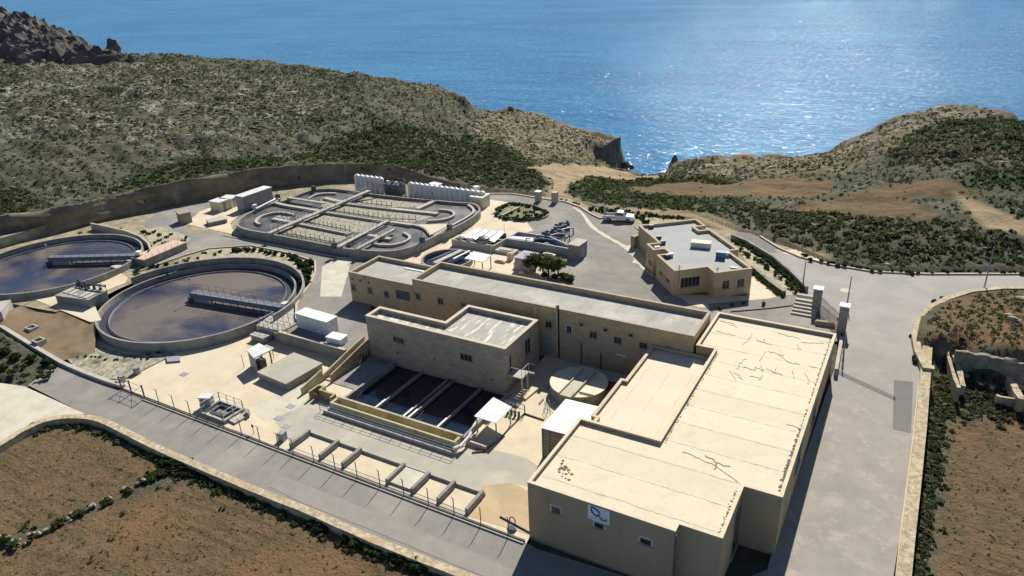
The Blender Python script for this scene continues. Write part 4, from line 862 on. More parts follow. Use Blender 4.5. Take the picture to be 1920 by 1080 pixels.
def clarifier(c,r,zr,zw,label,blabel,inner,outer,zbase,bp):
    t=thing('clarifier_tank',label,'tank',(c[0],c[1],zbase),'round settling tanks')
    m_=MB(); ring(m_,c,r-.27,r,zbase-2.4,zr); m_.build('tank_wall',M['conc'],t)
    m_=MB(); m_.cyl(c,r-.29,zw-.1,zw,96); m_.build('water',M['clar'],t)
    m_=MB(); ring(m_,c,r-1.35,r-1.22,zw-.3,zw+.16); ring(m_,c,r-1.22,r-.29,zw-.5,zw-.02+.03); m_.build('launder',M['launder'],t)
    m_=MB(); ring(m_,c,r-1.52,r-1.46,zw-.3,zw+.22); m_.build('scum_baffle',M['grey'],t)
    # half bridge from photo points (centre end, rim end)
    a=Vector(bp[0]); b=Vector(bp[1]); d=(b-a); L=d.length; ang=math.atan2(d.y,d.x); zt=zr+.45
    br=thing('scraper_bridge',blabel,'bridge',(a.x,a.y,zw),'scraper bridges across the settling tanks')
    o=(a.x,a.y,0); w=.55
    m_=MB(); m_.box(0,-w,zt-.1,L+.6,w,zt,ang,o); m_.build('deck',M['bridge'],br)
    for s in (-1,1):
        m_=MB(); m_.box(0,s*w-.05,zt-.62,L+.3,s*w+.05,zt-.1,ang,o); m_.build('girder',M['bridge'],br)
    for s in (-1,1):
        m_=MB(); n=Vector((-d.y,d.x,0)).normalized()*w*s; rail(m_,[(a.x+n.x,a.y+n.y,zt),(b.x+n.x,b.y+n.y,zt)],.95,.02,1.3); m_.build('handrail',M['metal'],br)
    m_=MB(); m_.cyl((a.x,a.y),.75,zw-2,zt-.65,20); m_.build('centre_drum',M['steel'],br)
    m_=MB(); m_.box(.3,-.5,zw+.02,3.2,-.42,zt-.63,ang,o); m_.box(3.4,-.5,zw-.3,3.9,-.42,zt-.63,ang,o); m_.build('baffle_plate',M['grey'],br)
    m_=MB()
    for k in range(8):
        x=4.3+k*(L-5.2)/8; m_.box(x,-.46,zw-.4,x+.07,-.38,zt-.63,ang,o)
    m_.box(4,-.46,zw+.12,L-.4,-.40,zw+.3,ang,o); m_.build('scraper_frame',M['steel'],br)
    m_=MB(); m_.box(L+.0,-.4,zt+.0,L+.65,.4,zt+.55,ang,o); m_.build('drive_unit',M['white'],br)
    for s in (-1,1):
        m_=MB(); q=b+Vector((-d.y,d.x,0)).normalized()*s*.7
        vs=[];nn=14
        for sd_ in (-.07,.07):
            for k in range(nn):
                al=2*math.pi*k/nn; dd=d.normalized(); tn=Vector((-dd.y,dd.x,0)); p=q+dd*sd_*1.+tn*math.cos(al)*.2; vs.append((p.x+dd.x*.35,p.y+dd.y*.35,zr+.205+math.sin(al)*.2))
        m_.add(vs,[tuple(range(nn))[::-1],tuple(range(nn,2*nn))]+[(k,(k+1)%nn,nn+(k+1)%nn,nn+k) for k in range(nn)]); m_.build('wheel',M['black'],br)
    m_=MB(); m_.tube([(a.x,a.y,zt),(a.x,a.y,zt+1.9)],.03); m_.box(-.12,-.1,zt+1.8,.12,.1,zt+2.05,ang,o); m_.build('lamp_post',M['metal'],br)
    return t
C2=(-83.7,57.5); C1=(-115.,56.)
b2a=G(360,546,1.9); b2b=G(531,573,1.9)
t2=clarifier(C2,12.95,1.4,.55,'large round settling tank nearest the camera, brown scum and dark water','half bridge with white rail reaching the centre of the nearer round tank',None,None,0,((b2a.x,b2a.y,0),(b2b.x,b2b.y,0)))
b1a=G(92,480,2.9); b1b=G(257,476,2.9)
t1=clarifier(C1,12.5,2.35,1.5,'round settling tank at the left edge of the picture, brown scummy water','half bridge reaching the centre of the far left round tank',None,None,1.4,((b1a.x,b1a.y,0),(b1b.x,b1b.y,0)))
# retaining ring on the uphill side of the near clarifier
def ang_of(c,px,z): q=G(px[0],px[1],z); return math.atan2(q.y-c[1],q.x-c[0])
CR=(-83.2,56.4)
a0=ang_of(CR,(560,585),2.2); a1=ang_of(CR,(247,522),2.2)
if a1<a0: a1+=2*math.pi
m_=MB(); ring(m_,CR,14.3,14.6,-.2,2.25,80,a0-.12,a1); tag(m_.build('retaining_wall',M['conc']),'curved concrete retaining wall hugging the uphill side of the nearer round tank','wall')
m_=MB(); ring(m_,CR,12.6,14.3,-.1,.35,80,a0-.2,a1); struct(m_.build('path',M['conc']))
CR1=(-114.2,56.2); a0=ang_of(CR1,(283,470),2.6); a1=ang_of(CR1,(170,419),2.6)
m_=MB(); m_.ribbon([G(x,y,2.6) for x,y in [(170,418),(200,424),(235,432),(262,442),(278,455),(282,466),(276,474)]],.3,1.2,2.6); tag(m_.build('retaining_wall',M['concl']),'curved pale wall beside the right end of the far left round tank','wall')
# ================================================================ aeration basin
ZT=2.8
outer=[(502,437),(628,461),(651,466),(709,470.5),(735,470),(752,467.5),(775,461),(797,451),(826,437),(849,427),(876,413),(893,402),(900.5,392.4),(895,384.5),(885.5,380.6),(852.5,379),(818,375.4),(759.6,370.4),(695,363.3),(670,358.8),(637,354.4),(615,352.9),(587,354.8),(558.9,364.4),(538,374.8),(514.4,379),(478.9,392.6),(452,407.4),(443.3,417.8),(446,423.7),(464,430.4),(482,433.5)]
def smooth(P,it=2,closed=True):
    P=[Vector((p[0],p[1])) for p in P]
    for _ in range(it):
        n=len(P); Q=[]
        rng_=range(n) if closed else range(n-1)
        if not closed: Q.append(P[0])
        for i in rng_:
            a,b=P[i],P[(i+1)%n]; Q+= [a.lerp(b,.25),a.lerp(b,.75)]
        if not closed: Q.append(P[-1])
        P=Q
    return P
OW=smooth([G(x,y,ZT) for x,y in outer],1)
aer=thing('aeration_basin','large oval aeration basin with curved channels, walkways and churning foamy water','tank',(-84,92,UZ))
m_=MB(); m_.ribbon(OW,.35,0,ZT,closed=True); m_.build('outer_wall',M['conc'],aer)
m_=MB(); m_.sheet(OW,2.3); m_.build('water',M['aer'],aer)
def aw(px,w=.35,sm=0,z=2.72,mat='concl',name='baffle_wall',z0=.5):
    P=[G(x,y,z) for x,y in px]; P=smooth(P,sm,False) if sm else P
    m_=MB(); m_.ribbon(P,w,z0,z); return m_.build(name,M[mat],aer)
aw([(511.5,408.9),(545,415),(600,425.5),(656.7,437)],.85)
aw([(514,379),(535,384),(558.9,388),(604.8,395.6),(728,414.4),(773.8,420.7)],.75,z=2.75); aw([(773.8,420.7),(789.5,423.5),(800.5,430),(804.5,437)],.4,2)
aw([(607.8,370.4),(647.8,379),(651,380.6),(735,390.5),(821,399.5)],.85); aw([(816.3,375),(781.6,390.8)],.9,z=2.78)
aw([(551.5,401.5),(533.7,397),(513,397),(492.2,403),(480.4,410.4),(479.6,416.3),(487.8,419.3)],.45,2)
aw([(630,361.5),(607.8,361.2),(590,364.4),(578,371.9)],.45,2)
aw([(822.6,391.6),(843,393.2),(853.3,398.7),(847.7,405.8),(828.9,411.3),(800.5,412.9)],.45,2)
aw([(756.5,434.9),(767.5,440.4),(769,445.9),(756.5,453.8),(734.4,458.5),(710.8,457.7),(696.7,454.6)],.45,2)
aw([(652.6,457),(685.6,439),(732.9,446.9)],.8); aw([(877.6,383),(887,389.2),(888.7,397),(876,406.6),(849,420.7),(813,441)],.45,2)
m_=MB(); m_.prism([tuple(G(x,y,2.7)[:2]) for x,y in [(777,420.5),(800,421),(848,419),(812,438),(805,441),(804.5,434),(795,426)]],1,2.7); m_.build('concrete_apron',M['yard'],aer)
for k,px in enumerate(([(507,433),(628,457),(655,444),(672,441.5),(655,440),(600,428.5),(545,418),(530,424)],[(555,410.5),(575,401),(604,398.5),(725,416.5),(700,431),(678,436),(656,434),(600,422.5)],[(652,383.5),(690,367),(720,369),(812,379),(782,389),(735,388.5),(655,379)],[(520,404),(545,402),(553,404),(540,411),(515,407)],[(600,373),(640,380),(622,389),(606,391)],[(612,394),(648,383),(815,403),(800,411),(770,418),(735,412.5)])):
    m_=MB(); m_.sheet([G(x,y,2.34) for x,y in px],2.33+.004*k); struct(m_.build('foam',M['foam'],aer),'stuff')
def walkway(px,z,w,label,grp=True):
    P=[G(x,y,z) for x,y in px]; c=P[0]
    t=thing('walkway',label,'walkway',(c.x,c.y,z-.2),'concrete walkways over the aeration basin')
    m_=MB(); m_.ribbon(P,w,z-.25,z); m_.build('deck',M['concl'],t)
    for s in (-1,1):
        a,b=P[0],P[-1]; d=(b-a).normalized(); n=Vector((-d.y,d.x,0))*(w/2-.04)*s; m_=MB(); rail(m_,[a+n,b+n],.9,.02,2.); m_.build('handrail',M['metal'],t)
walkway([(502.6,436.5),(692,356.5)],3.15,.9,'long walkway crossing the whole aeration basin from front wall to back')
walkway([(633,462),(728,412)],3.15,.8,'middle walkway over the aeration basin ending at its central divider')
walkway([(668,466),(739,428.6)],3.15,.6,'thin pale walkway over the near right lobe of the aeration basin')
walkway([(539.6,369.5),(607.8,380)],3.15,.7,'short dark walkway at the far left of the aeration basin')
for k,px in enumerate(([(505,433.5),(628,457.5)],[(545,412),(656,434.5)],[(612,395),(728,412.5)],[(730,412.5),(780,414)],[(652,379),(735,388.8)],[(700,364.5),(816,377)],[(520,405),(548,409)])):
    m_=MB(); a,b=[G(x,y,2.75) for x,y in px]; L=(b-a).length; n=int(L/1.0)
    for q in range(n+1):
        p_=a.lerp(b,q/n); m_.box(-.035,-.035,-.3,.035,.035,1.0,0,tuple(p_))
    m_.tube([a+Vector((0,0,.25)),b+Vector((0,0,.25))],.07,5); m_.build('aerator_rail',M['steel'],aer)
m_=MB()
a,b=G(480,392,3),G(520,372,3); m_.tube([a,b],.22,8); m_.tube([b,b+Vector((1.2,-.6,0))],.22,8); m_.build('inlet_pipe',M['metal'],aer)
for x,y in ((521,371),(588,355),(843,428),(792,452),(627,463)):
    m_=MB(); q=G(x,y,3.0); m_.box(q.x-.35,q.y-.3,2.8,q.x+.35,q.y+.3,3.7); m_.tube([(q.x,q.y,3.7),(q.x,q.y,4.5)],.06); m_.build('sluice_gate',M['steel'],aer)
# white domed tanks lined up behind the basin
OR=['first','second','third','fourth','fifth','sixth','seventh','eighth','ninth','tenth','eleventh','twelfth','thirteenth','fourteenth','fifteenth']
grp='white domed tanks standing in a row behind the aeration basin'
def silo(loc,r,h,label,first=[]):
    if not first:
        t=thing('storage_tank',label,'tank',(0,0,0),grp); m_=MB(); m_.cyl((0,0),r,0,h,16); m_.build('shell',M['whited'],t,smooth=False)
        m_=MB(); m_.dome((0,0),r,h,.45,16,3); m_.build('dome',M['white'],t,smooth=True); m_=MB(); m_.cyl((0,0),.12,h+.43,h+.6,8); m_.build('lid',M['whited'],t)
        first.append(t); t.location=loc; return t
    return dup(first[0],loc,0,label)
a,b=G(673,356,UZ),G(716,362,UZ)
for k in range(6): q=a.lerp(b,k/5); silo((q.x,q.y,UZ-.1),.66,2.9,'white domed tank in the short left row behind the basin, '+OR[k]+' from the left')
a,b=G(773,372,UZ),G(905,386.5,UZ)
for k in range(15): q=a.lerp(b,k/14); silo((q.x,q.y,UZ-.1-.35*(k/14)),.68,2.5,'white domed tank in the long right row, '+OR[k]+' from the left')
def blk3(name,label,cat,pxs,zt,z0,mat,ang=0.,lid=None,cap=None,parts=None,group=None):
    """box from three top corners (left, near, right) ; a parallelogram kept square"""
    P=[G(x,y,zt) for x,y in pxs]; e=(P[2]-P[1]); f=(P[0]-P[1]); L=e.length; W_=abs(f.x*(-e.y)+f.y*e.x)/L; an=math.atan2(e.y,e.x)
    t=thing(name,label,cat,(P[1].x,P[1].y,z0),group)
    sgn=1 if (e.x*f.y-e.y*f.x)>0 else -1
    y0,y1=(0,W_) if sgn>0 else (-W_,0); o=(P[1].x,P[1].y,0)
    m_=MB(); m_.box(0,y0,z0,L,y1,zt-(.12 if cap else 0),an,o); m_.build('body',M[mat],t)
    if cap: m_=MB(); m_.box(-.08,y0-.08,zt-.118,L+.08,y1+.08,zt,an,o); m_.build(lid or 'roof',M[cap],t)
    return t,an,o,L,y0,y1
# dark plant and pipes between the two rows of tanks
t=thing('blower_set','dark blue plant of fans and ducts between the two rows of white tanks','machinery',(*G(742,366,UZ)[:2],UZ))
q=G(742,364,UZ)
m_=MB(); m_.box(q.x-2.2,q.y-.6,UZ,q.x+1.6,q.y+1.2,UZ+2.0); m_.build('casing',M['steel'],t)
for k in range(4):
    m_=MB(); m_.cyl((q.x-1.8+k*1.05,q.y+.2),.36,UZ+2.0,UZ+2.5,12,.28); m_.build('fan',M['pipe'] if k%2 else M['whited'],t)
m_=MB(); m_.tube([(q.x+2.2,q.y,UZ),(q.x+2.2,q.y,UZ+3.6)],.05); m_.tube([(q.x+2.6,q.y,UZ),(q.x+2.6,q.y,UZ+3.4)],.05); rail(m_,[(q.x-6.,q.y-1.2,UZ+1.4),(q.x+10,q.y-1.4,UZ+1.2)],.7,.03,1.6); m_.build('pipe_rack',M['metal'],t)
blk3('pallet_stack','cream boxy stack at the right end of the row of white tanks','boxes',[(892,362),(904,371),(918,363)],UZ+2.2,UZ-.3,'cream',cap='cream',lid='cover')
blk3('crate','small blue crate left on the bank behind the white tanks','crate',[(815,340),(820,347),(829,344)],3.2,2.2,'blue',cap='white',lid='lid')
blk3('rubble_bag','white sack lying on the bank behind the white tanks','sack',[(890,348),(894,351),(900,349)],2.9,2.2,'white')
# containers and blocks on the left
t,an,o,L,y0,y1=blk3('shipping_container','long grey container with a pale roof left of the aeration basin','container',[(437.5,367.5),(455,369),(509,350.5)],UZ+2.9,UZ,'grey',cap='whited')
m_=MB()
for k in range(int(L/.42)): m_.box(.15+k*.42,y0-.04,UZ+.1,.3+k*.42,y0-.001,UZ+2.7,an,o)
m_.build('corrugation',M['grey'],t)
m_=MB(); m_.box(-.05,y0+.1,UZ+.15,-.002,y1-.1,UZ+2.6,an,o); m_.build('door',M['grey'],t)
for px,l in (([(399,374),(411,379.5),(429,373)],'left white metal cabin beside the long grey container'),([(418,368),(432,373),(446,366)],'right white metal cabin tucked behind the end of the grey container')):
    t,an,o,L,y0,y1=blk3('metal_cabin',l,'cabin',px,UZ+1.9,UZ,'cream',cap='whited'); m_=MB(); m_.box(L*.3,y0-.03,UZ+.05,L*.62,y0-.002,UZ+1.6,an,o); m_.build('door',M['grey'],t)
t,an,o,L,y0,y1=blk3('block_hut','square hut of bare beige blocks standing on the lane left of the basin','hut',[(327,396.5),(336,401.5),(357,397)],UZ+1.95,UZ,'beige',cap='beige'); m_=MB(); m_.box(L*.55,y0-.03,UZ+.02,L*.8,y0-.002,UZ+1.5,an,o); m_.build('door',M['beige'],t)
t,an,o,L,y0,y1=blk3('valve_box','low concrete chamber with a pale top on the slab by the block hut','chamber',[(388,411),(392,417),(425,410)],UZ+.75,UZ,'conc',cap='concl')
t=thing('bin_trolley','red and white trolley parked by the end of the grey container','trolley',(*G(475,392,UZ)[:2],UZ)); q=G(473,392,UZ)
m_=MB(); m_.box(q.x-.9,q.y-.4,UZ+.25,q.x+.2,q.y+.4,UZ+.7); m_.box(q.x-.9,q.y-.45,UZ+.7,q.x+.1,q.y-.35,UZ+.95); m_.build('tray',M['red'],t)
m_=MB(); m_.box(q.x+.25,q.y-.4,UZ+.25,q.x+1.1,q.y+.4,UZ+1.0); m_.build('tank',M['white'],t)
for dx in (-.6,.8):
    for dy in (-.38,.38): m_=MB(); m_.tube([(q.x+dx,q.y+dy-.05,UZ+.16),(q.x+dx,q.y+dy+.05,UZ+.16)],.16,10); m_.build('wheel',M['black'],t)
for x,y,l in ((700,0,''),):
    pass
# ================================================================ equipment between the basin and the lanes
t=thing('filter_trough','concrete trough of four long white covers beside the right end of the basin','tank',(*G(930,470,UZ)[:2],UZ))
Z3=(800,410);S3=1920/310
def g3(x,y,z): return G(Z3[0]+x/S3,Z3[1]+y/S3,z)
zt=UZ+1.1
P=[g3(305,235,zt),g3(560,135,zt),g3(915,175,zt),g3(925,190,zt),g3(800,300,zt)]
Q=[g3(300,238,zt),g3(780,310,zt),g3(935,220,zt),g3(930,170,zt),g3(590,125,zt)]
m_=MB(); m_.ribbon(Q,.22,UZ-.1,zt,closed=True); m_.build('wall',M['concl'],t)
m_=MB(); m_.sheet(Q,UZ+.4); m_.build('water',M['aer'],t)
for k in range(4):
    a0,a1=k/4+.015,(k+1)/4-.015; n0,n1=g3(360,220,zt),g3(790,285,zt); f0_,f1_=g3(560,132,zt),g3(905,175,zt)
    c=[n0.lerp(n1,a0),n0.lerp(n1,a1),f0_.lerp(f1_,a1),f0_.lerp(f1_,a0)]; m_=MB(); ribs=7
    vs=[];fs=[]
    for i in range(ribs+1):
        f=i/ribs; z=zt+.12+.22*math.sin(math.pi*f); p0=c[0].lerp(c[1],f); p1=c[3].lerp(c[2],f); vs+=[(p0.x,p0.y,z),(p1.x,p1.y,z)]
    for i in range(ribs): fs.append((2*i,2*i+2,2*i+3,2*i+1))
    m_.add(vs,fs); m_.build('cover',M['white'],t,fix=False)
for x,y in ((405,232),(500,250)):
    m_=MB(); q=g3(x,y,zt); m_.tube([(q.x,q.y-.25,zt+.15),(q.x,q.y+.5,zt+.15)],.42,12); m_.build('round_port',M['white'],t)
# dark round scrubber in front
t=thing('round_filter','dark round mesh covered vessel in front of the white covers','vessel',(*g3(670,330,UZ)[:2],UZ)); q=g3(665,340,UZ)
m_=MB(); m_.cyl((q.x,q.y),1.0,UZ,UZ+1.5,20); m_.build('shell',M['grey'],t); m_=MB(); m_.dome((q.x,q.y),1.0,UZ+1.5,.5,20); m_.build('dome',M['pipe'],t)
# long tank wall
t=thing('sludge_trough','long open concrete trough with pipework running towards the small hut','tank',(*g3(1300,300,UZ)[:2],UZ)); zt=UZ+1.2
Q=[g3(935,230,zt),g3(1240,270,zt),g3(1680,350,zt),g3(1700,330,zt),g3(1430,205,zt),g3(1060,150,zt)]
m_=MB(); m_.ribbon(Q,.25,UZ-.1,zt,closed=True); m_.build('wall',M['grey'],t); m_=MB(); m_.sheet(Q,UZ+.5); m_.build('floor',M['pipe'],t)
m_=MB(); m_.prism([tuple(g3(x,y,zt)[:2]) for x,y in [(940,225),(1240,262),(1255,225),(1010,205)]],UZ,zt+.05); m_.build('cover_slab',M['whited'],t)
for k in range(2):
    m_=MB(); q=g3(1160+k*90,340,UZ); m_.tube([(q.x,q.y,UZ),(q.x,q.y,UZ+1.6),(q.x+.6,q.y,UZ+1.6)],.12,8); m_.build('riser_pipe',M['metal'],t)
t=thing('pump_group','tangle of blue grey pumps, motors and pipes standing by the open trough','machinery',(*g3(1480,190,UZ)[:2],UZ)); rg=np.random.default_rng(11)
for k in range(9):
    q=g3(1330+k*38+rg.uniform(-25,25),285-k*20+rg.uniform(-15,15),UZ+.2); an=rg.uniform(-.3,.9); h=UZ+.5+rg.uniform(0,.5)
    m_=MB(); m_.box(-.7,-.35,0,.7,.35,.35,an,(q.x,q.y,UZ)); m_.tube([(q.x-math.cos(an)*.75,q.y-math.sin(an)*.75,h+.3),(q.x+math.cos(an)*.75,q.y+math.sin(an)*.75,h+.3)],.30,10); m_.cyl((q.x+rg.uniform(-.5,.5),q.y),.22,h,h+1.,10); m_.build('pump',M['pipe'] if k%3 else M['steel'],t)
for k in range(7):
    a=g3(1330+k*40,230-k*18,UZ+1.1); b=a+Vector((rg.uniform(1.2,3),rg.uniform(-.2,1.8),rg.uniform(-.2,.7))); m_=MB(); m_.tube([(a.x,a.y,UZ),tuple(a),tuple(b),(b.x,b.y,UZ)],.13,8); m_.build('pipe',M['metal'] if k%2 else M['pipe'],t)
t,an,o,L,y0,y1=blk3('plant_hut','pale flat roofed equipment hut at the right end of the open trough','hut',[(1069,455),(1085,461),(1101,450)],UZ+2.3,UZ,'conc',cap='concl'); m_=MB(); m_.box(L*.3,y0-.03,UZ+.02,L*.7,y0-.002,UZ+1.8,an,o); m_.build('door',M['grey'],t)
blk3('dosing_hut','grey flat roofed dosing hut half hidden by the grey green tree','hut',[(968,480),(992,487),(1010,474)],UZ+2.0,UZ,'grey',cap='grey')
def canopy(name,label,pxs,zt,z0,mat,leg='metal',th=.1):
    P=[G(x,y,zt) for x,y in pxs]; c=sum(P,Vector())/4; t=thing(name,label,'canopy',(c.x,c.y,z0))
    m_=MB(); m_.prism([(p.x,p.y) for p in P],zt-th,zt); m_.build('roof',M[mat],t)
    for p in P: q=p.lerp(c,.1); m_=MB(); m_.box(q.x-.06,q.y-.06,z0,q.x+.06,q.y+.06,zt-th); m_.build('leg',M[leg],t)
    return t,P
canopy('open_canopy','white flat canopy on posts just behind the long building',[(871,484),(905,491),(922,478),(888,471)],UZ+2.1,UZ,'white')
for x,y,w,d,h,l,mt in ((938,492,1.7,.5,.3,'pinkish concrete plinth on the slab behind the long building','pink'),(957,487,.8,.7,1.0,'small pink cabinet beside the dosing hut','pink'),(1030,480,2.0,.5,.35,'cream plinth behind the dosing hut','cream'),(950,474,3.4,1.5,.5,'low sandy concrete platform in front of the trough','concl'),(968,502,.6,.5,.9,'small pale pump unit by the tree','whited'),(978,512,.9,.4,.2,'pale coil of hose lying behind the long building','whited')):
    q=G(x,y,UZ); t=thing('equipment_plinth',l,'plinth',(q.x,q.y,UZ)); m_=MB(); m_.box(q.x-w/2,q.y-d/2,UZ,q.x+w/2,q.y+d/2,UZ+h); m_.build('base',M[mt],t); m_=MB(); m_.box(q.x-w*.3,q.y-d*.3,UZ+h,q.x+w*.3,q.y+d*.3,UZ+h+.12); m_.build('cap',M[mt],t)
# small round tank with crossing walkway behind the wing
t=thing('sludge_thickener','small dark round tank with a pale bridge seen over the roof of the long building','tank',(*G(838,482,UZ)[:2],UZ)); q=G(838,484,UZ+.8)
m_=MB(); ring(m_,q,3.6,3.9,UZ-.3,UZ+.8,48); m_.build('tank_wall',M['conc'],t); m_=MB(); m_.cyl(q,3.62,UZ+.1,UZ+.3,48); m_.build('water',M['basin'],t)
a,b=G(815,492,UZ+1.2),G(866,468,UZ+1.2); m_=MB(); m_.ribbon([a,b],.8,UZ+1.0,UZ+1.2); m_.build('bridge',M['concl'],t)
a,b=G(850,486,UZ+1.0),G(880,471,UZ+1.0); m_=MB(); m_.tube([a,b],.16,8); m_.build('pipe',M['white'],t)
for k in range(4):
    a,b=G(802+k*6,490-k*2,UZ+.9),G(838+k*6,474-k*2,UZ+.9); m_=MB(); m_.tube([a,b],.09,6); m_.build('scraper_arm',M['pipe'],t)
m_=MB(); q=G(921,502,UZ); m_.tube([(q.x,q.y,UZ),(q.x,q.y,UZ+3.2)],.05); tag(m_.build('lamp_post',M['metal']),'thin pole with a small white head behind the long building','pole')
m_=MB(); q=G(946,441,UZ); m_.tube([(q.x,q.y,UZ),(q.x,q.y,UZ+2.0)],.035); tag(m_.build('marker_pole',M['metal']),'thin marker pole on the pale slab above the white covers','pole')
# valve chamber between the two clarifiers
t,an,o,L,y0,y1=blk3('valve_chamber','raised grey concrete valve chamber with slabs and pipes between the two round tanks','chamber',[(115,548),(166,562),(200,545)],UZ+1.25,UZ-.5,'conc',cap='conc',lid='deck')
Wd=y1-y0
PZ=[G(115,548,UZ+1.25),G(166,562,UZ+1.25),G(200,545,UZ+1.25)]; PZ.append(PZ[0]+PZ[2]-PZ[1])
for k in range(5):
    f0_,f1_=.03+k*.115,.03+k*.115+.085; f0_*=1.6; f1_*=1.6
    a=PZ[0].lerp(PZ[1],f0_); b=PZ[0].lerp(PZ[1],min(f1_,.98)); d=(PZ[2]-PZ[1])*.5; m_=MB(); m_.prism([tuple((a)[:2]),tuple(b[:2]),tuple((b+d)[:2]),tuple((a+d)[:2])],UZ+1.252,UZ+1.36); m_.build('cover_slab',M['concl'],t)
rg=np.random.default_rng(5)
for k in range(5):
    a=PZ[3].lerp(PZ[2],.1+k*.18)-(PZ[3]-PZ[0])*rg.uniform(.05,.3); m_=MB(); m_.tube([(a.x,a.y,UZ+1.2),(a.x,a.y,UZ+1.9),(a.x+.9,a.y+.3,UZ+1.9)],.16,8); m_.cyl((a.x,a.y),.2,UZ+1.26,UZ+1.7,8); m_.build('valve',M['pipe'],t)
for x,y in ((150,533),(161,538)):
    q=G(x,y+6,UZ+1.25); m_=MB(); m_.box(q.x-.1,q.y-.1,UZ+1.25,q.x+.1,q.y+.1,UZ+2.5); m_.build('post',M['steel'],t)
m_=MB(); rail(m_,[PZ[2]+Vector((0,0,0)),PZ[3]+Vector((0,0,0))],.9,.025,1.1); rail(m_,[PZ[2].lerp(PZ[1],.5),PZ[2]],.9,.025,1.1); m_.build('handrail',M['metal'],t)
m_=MB(); q=G(127,562,UZ-.4); m_.box(q.x-.25,q.y-.2,UZ-.5,q.x+.25,q.y+.2,UZ+.4); tag(m_.build('junction_box',M['white']),'small white box against the valve chamber wall','box')
t,an,o,L,y0,y1=blk3('inlet_chamber','long pale concrete channel with a pinkish top beside the far left tank','chamber',[(249,481),(271,487),(349,454)],UZ+1.2,UZ-.1,'conc',cap='pink',lid='deck')
m_=MB(); rail(m_,[(o[0]+.3*math.cos(an),o[1]+.3*math.sin(an),UZ+1.2),(o[0]+L*.95*math.cos(an),o[1]+L*.95*math.sin(an),UZ+1.2)],.7,.022,1.2); m_.build('handrail',M['white'],t)
blk3('concrete_kerb_block','long pale concrete block lying by the near corner of the inlet channel','block',[(206,500),(220,503),(262,487)],UZ+.35,UZ,'yard')
blk3('concrete_chamber','corner of a pale concrete chamber cut by the left edge of the picture','chamber',[(-30,575),(2,584),(20,562)],UZ+.9,UZ-.8,'concl')
# rubble wall at the foot of the quarry face
m_=MB(); m_.ribbon([G(x,y,1.4) for x,y in [(-200,515),(-60,480),(0,464),(60,447),(115,428),(163,405),(238,387)]],1.0,1.0,lambda x,y:3.1+.25*noise.noise(Vector((x*.5,y*.5,0)))); tag(m_.build('rubble_wall',M['rubbleg']),'long grey rubble wall at the foot of the quarry face behind the far left tank','wall')
m_=MB(); m_.ribbon([G(x,y,1.4) for x,y in [(240,399),(275,392),(305,390)]],.4,1.2,2.0); tag(m_.build('low_wall',M['conc']),'short low grey wall among rubble left of the block hut','wall')
# ================================================================ basins in front of the stone block
t=thing('settling_basins','four long dark settling basins with thin dividing walls in front of the stone block','basin',(-41.6,51,-.2))
X0,X1,Y0,Y1=-49.3,-34.2,47.0,56.6
m_=MB(); m_.box(X0-.3,Y0,-2.6,X0,Y1,.35); m_.build('side_wall',M['conc'],t); m_=MB(); m_.box(X1,Y0,-2.6,X1+.3,Y1,.5); m_.build('side_wall',M['conc'],t)
m_=MB(); m_.box(X0-.3,Y0-.95,-2.6,X1+.3,Y0-.75,.9); m_.build('channel_wall',M['yellow2'],t)
m_=MB(); m_.box(X0-.3,Y0+.25,-2.6,X1+.3,Y0+.5,.9); m_.build('weir_wall',M['yellow2'],t)
m_=MB(); m_.box(X0-.3,Y0-.745,-2.6,X0,Y0-.003,.9); m_.box(X1,Y0-.745,-2.6,X1+.3,Y0-.003,.9); m_.build('end_wall',M['yellow2'],t)
m_=MB(); m_.box(X0,Y0-.74,-1.,X1,Y0+.24,-.25); m_.build('channel_floor',M['yellow2'],t)
m_=MB(); m_.sheet([(X0,Y0+.5),(X1,Y0+.5),(X1,56.95),(X0,56.95)],-.42); m_.build('water',M['basin'],t)
for k,x in enumerate((X0+3.7,X0+7.35,X0+7.95,X0+11.6)):
    m_=MB(); m_.box(x-.09,Y0+.5,-2.6,x+.09,56.9,-.05); m_.build('divider_wall',M['conc'],t)
    m_=MB(); m_.box(x-.11,Y0+.52,-.047,x+.11,Y0+3.2,.03); m_.build('gutter',M['white'],t)
for x in (X0+.6,X0+8.7):
    m_=MB(); m_.tube([(x,Y0+.7,.3),(x+.5,Y0+1.6,.3),(x+.5,Y0+2.6,.6)],.05); m_.tube([(x+.4,Y0+.7,.2),(x+.9,Y0+1.7,.2)],.05); m_.build('scraper_arm',M['steel'],t)
m_=MB(); m_.box(-66,57.0,-.0,-66,57,0); 
# front walkway strip with railing beyond it
m_=MB(); m_.box(X0-.6,Y0-1.75,0,X1+.5,Y0-.96,.32); m_.build('front_step',M['concl'],t)
rl=thing('front_railing','long galvanised railing running along the front of the dark basins','railing',(-42,45.2,0))
m_=MB()
xa,xb=-50.3,-33.4; y_=45.25; n=14
for k in range(n+1): x=xa+(xb-xa)*k/n; m_.box(x-.025,y_-.025,0,x+.025,y_+.025,1.05)
m_.build('posts_and_rails',M['metal'],rl); 
for z in (.35,.7,1.05): m_=MB(); m_.tube([(xa,y_,z),(xb,y_,z)],.022,5); m_.build('rail',M['metal'],rl)
# small parapet room at the left end of the channel
pr_=thing('stair_parapet','small stepped yellow parapet around a sunken door beside the left end of the basins','wall',(-51.5,47.5,0))
m_=MB(); m_.ribbon([(-53.0,46.6),(-53.0,48.1),(-52.2,48.1),(-52.2,47.4),(-50.1,47.4),(-50.1,46.7)],.22,0,1.0); m_.build('wall',M['yellow'],pr_)
m_=MB(); m_.box(-52.6,46.75,.0,-52.0,46.82,.8); m_.build('door',M['rust'],pr_)
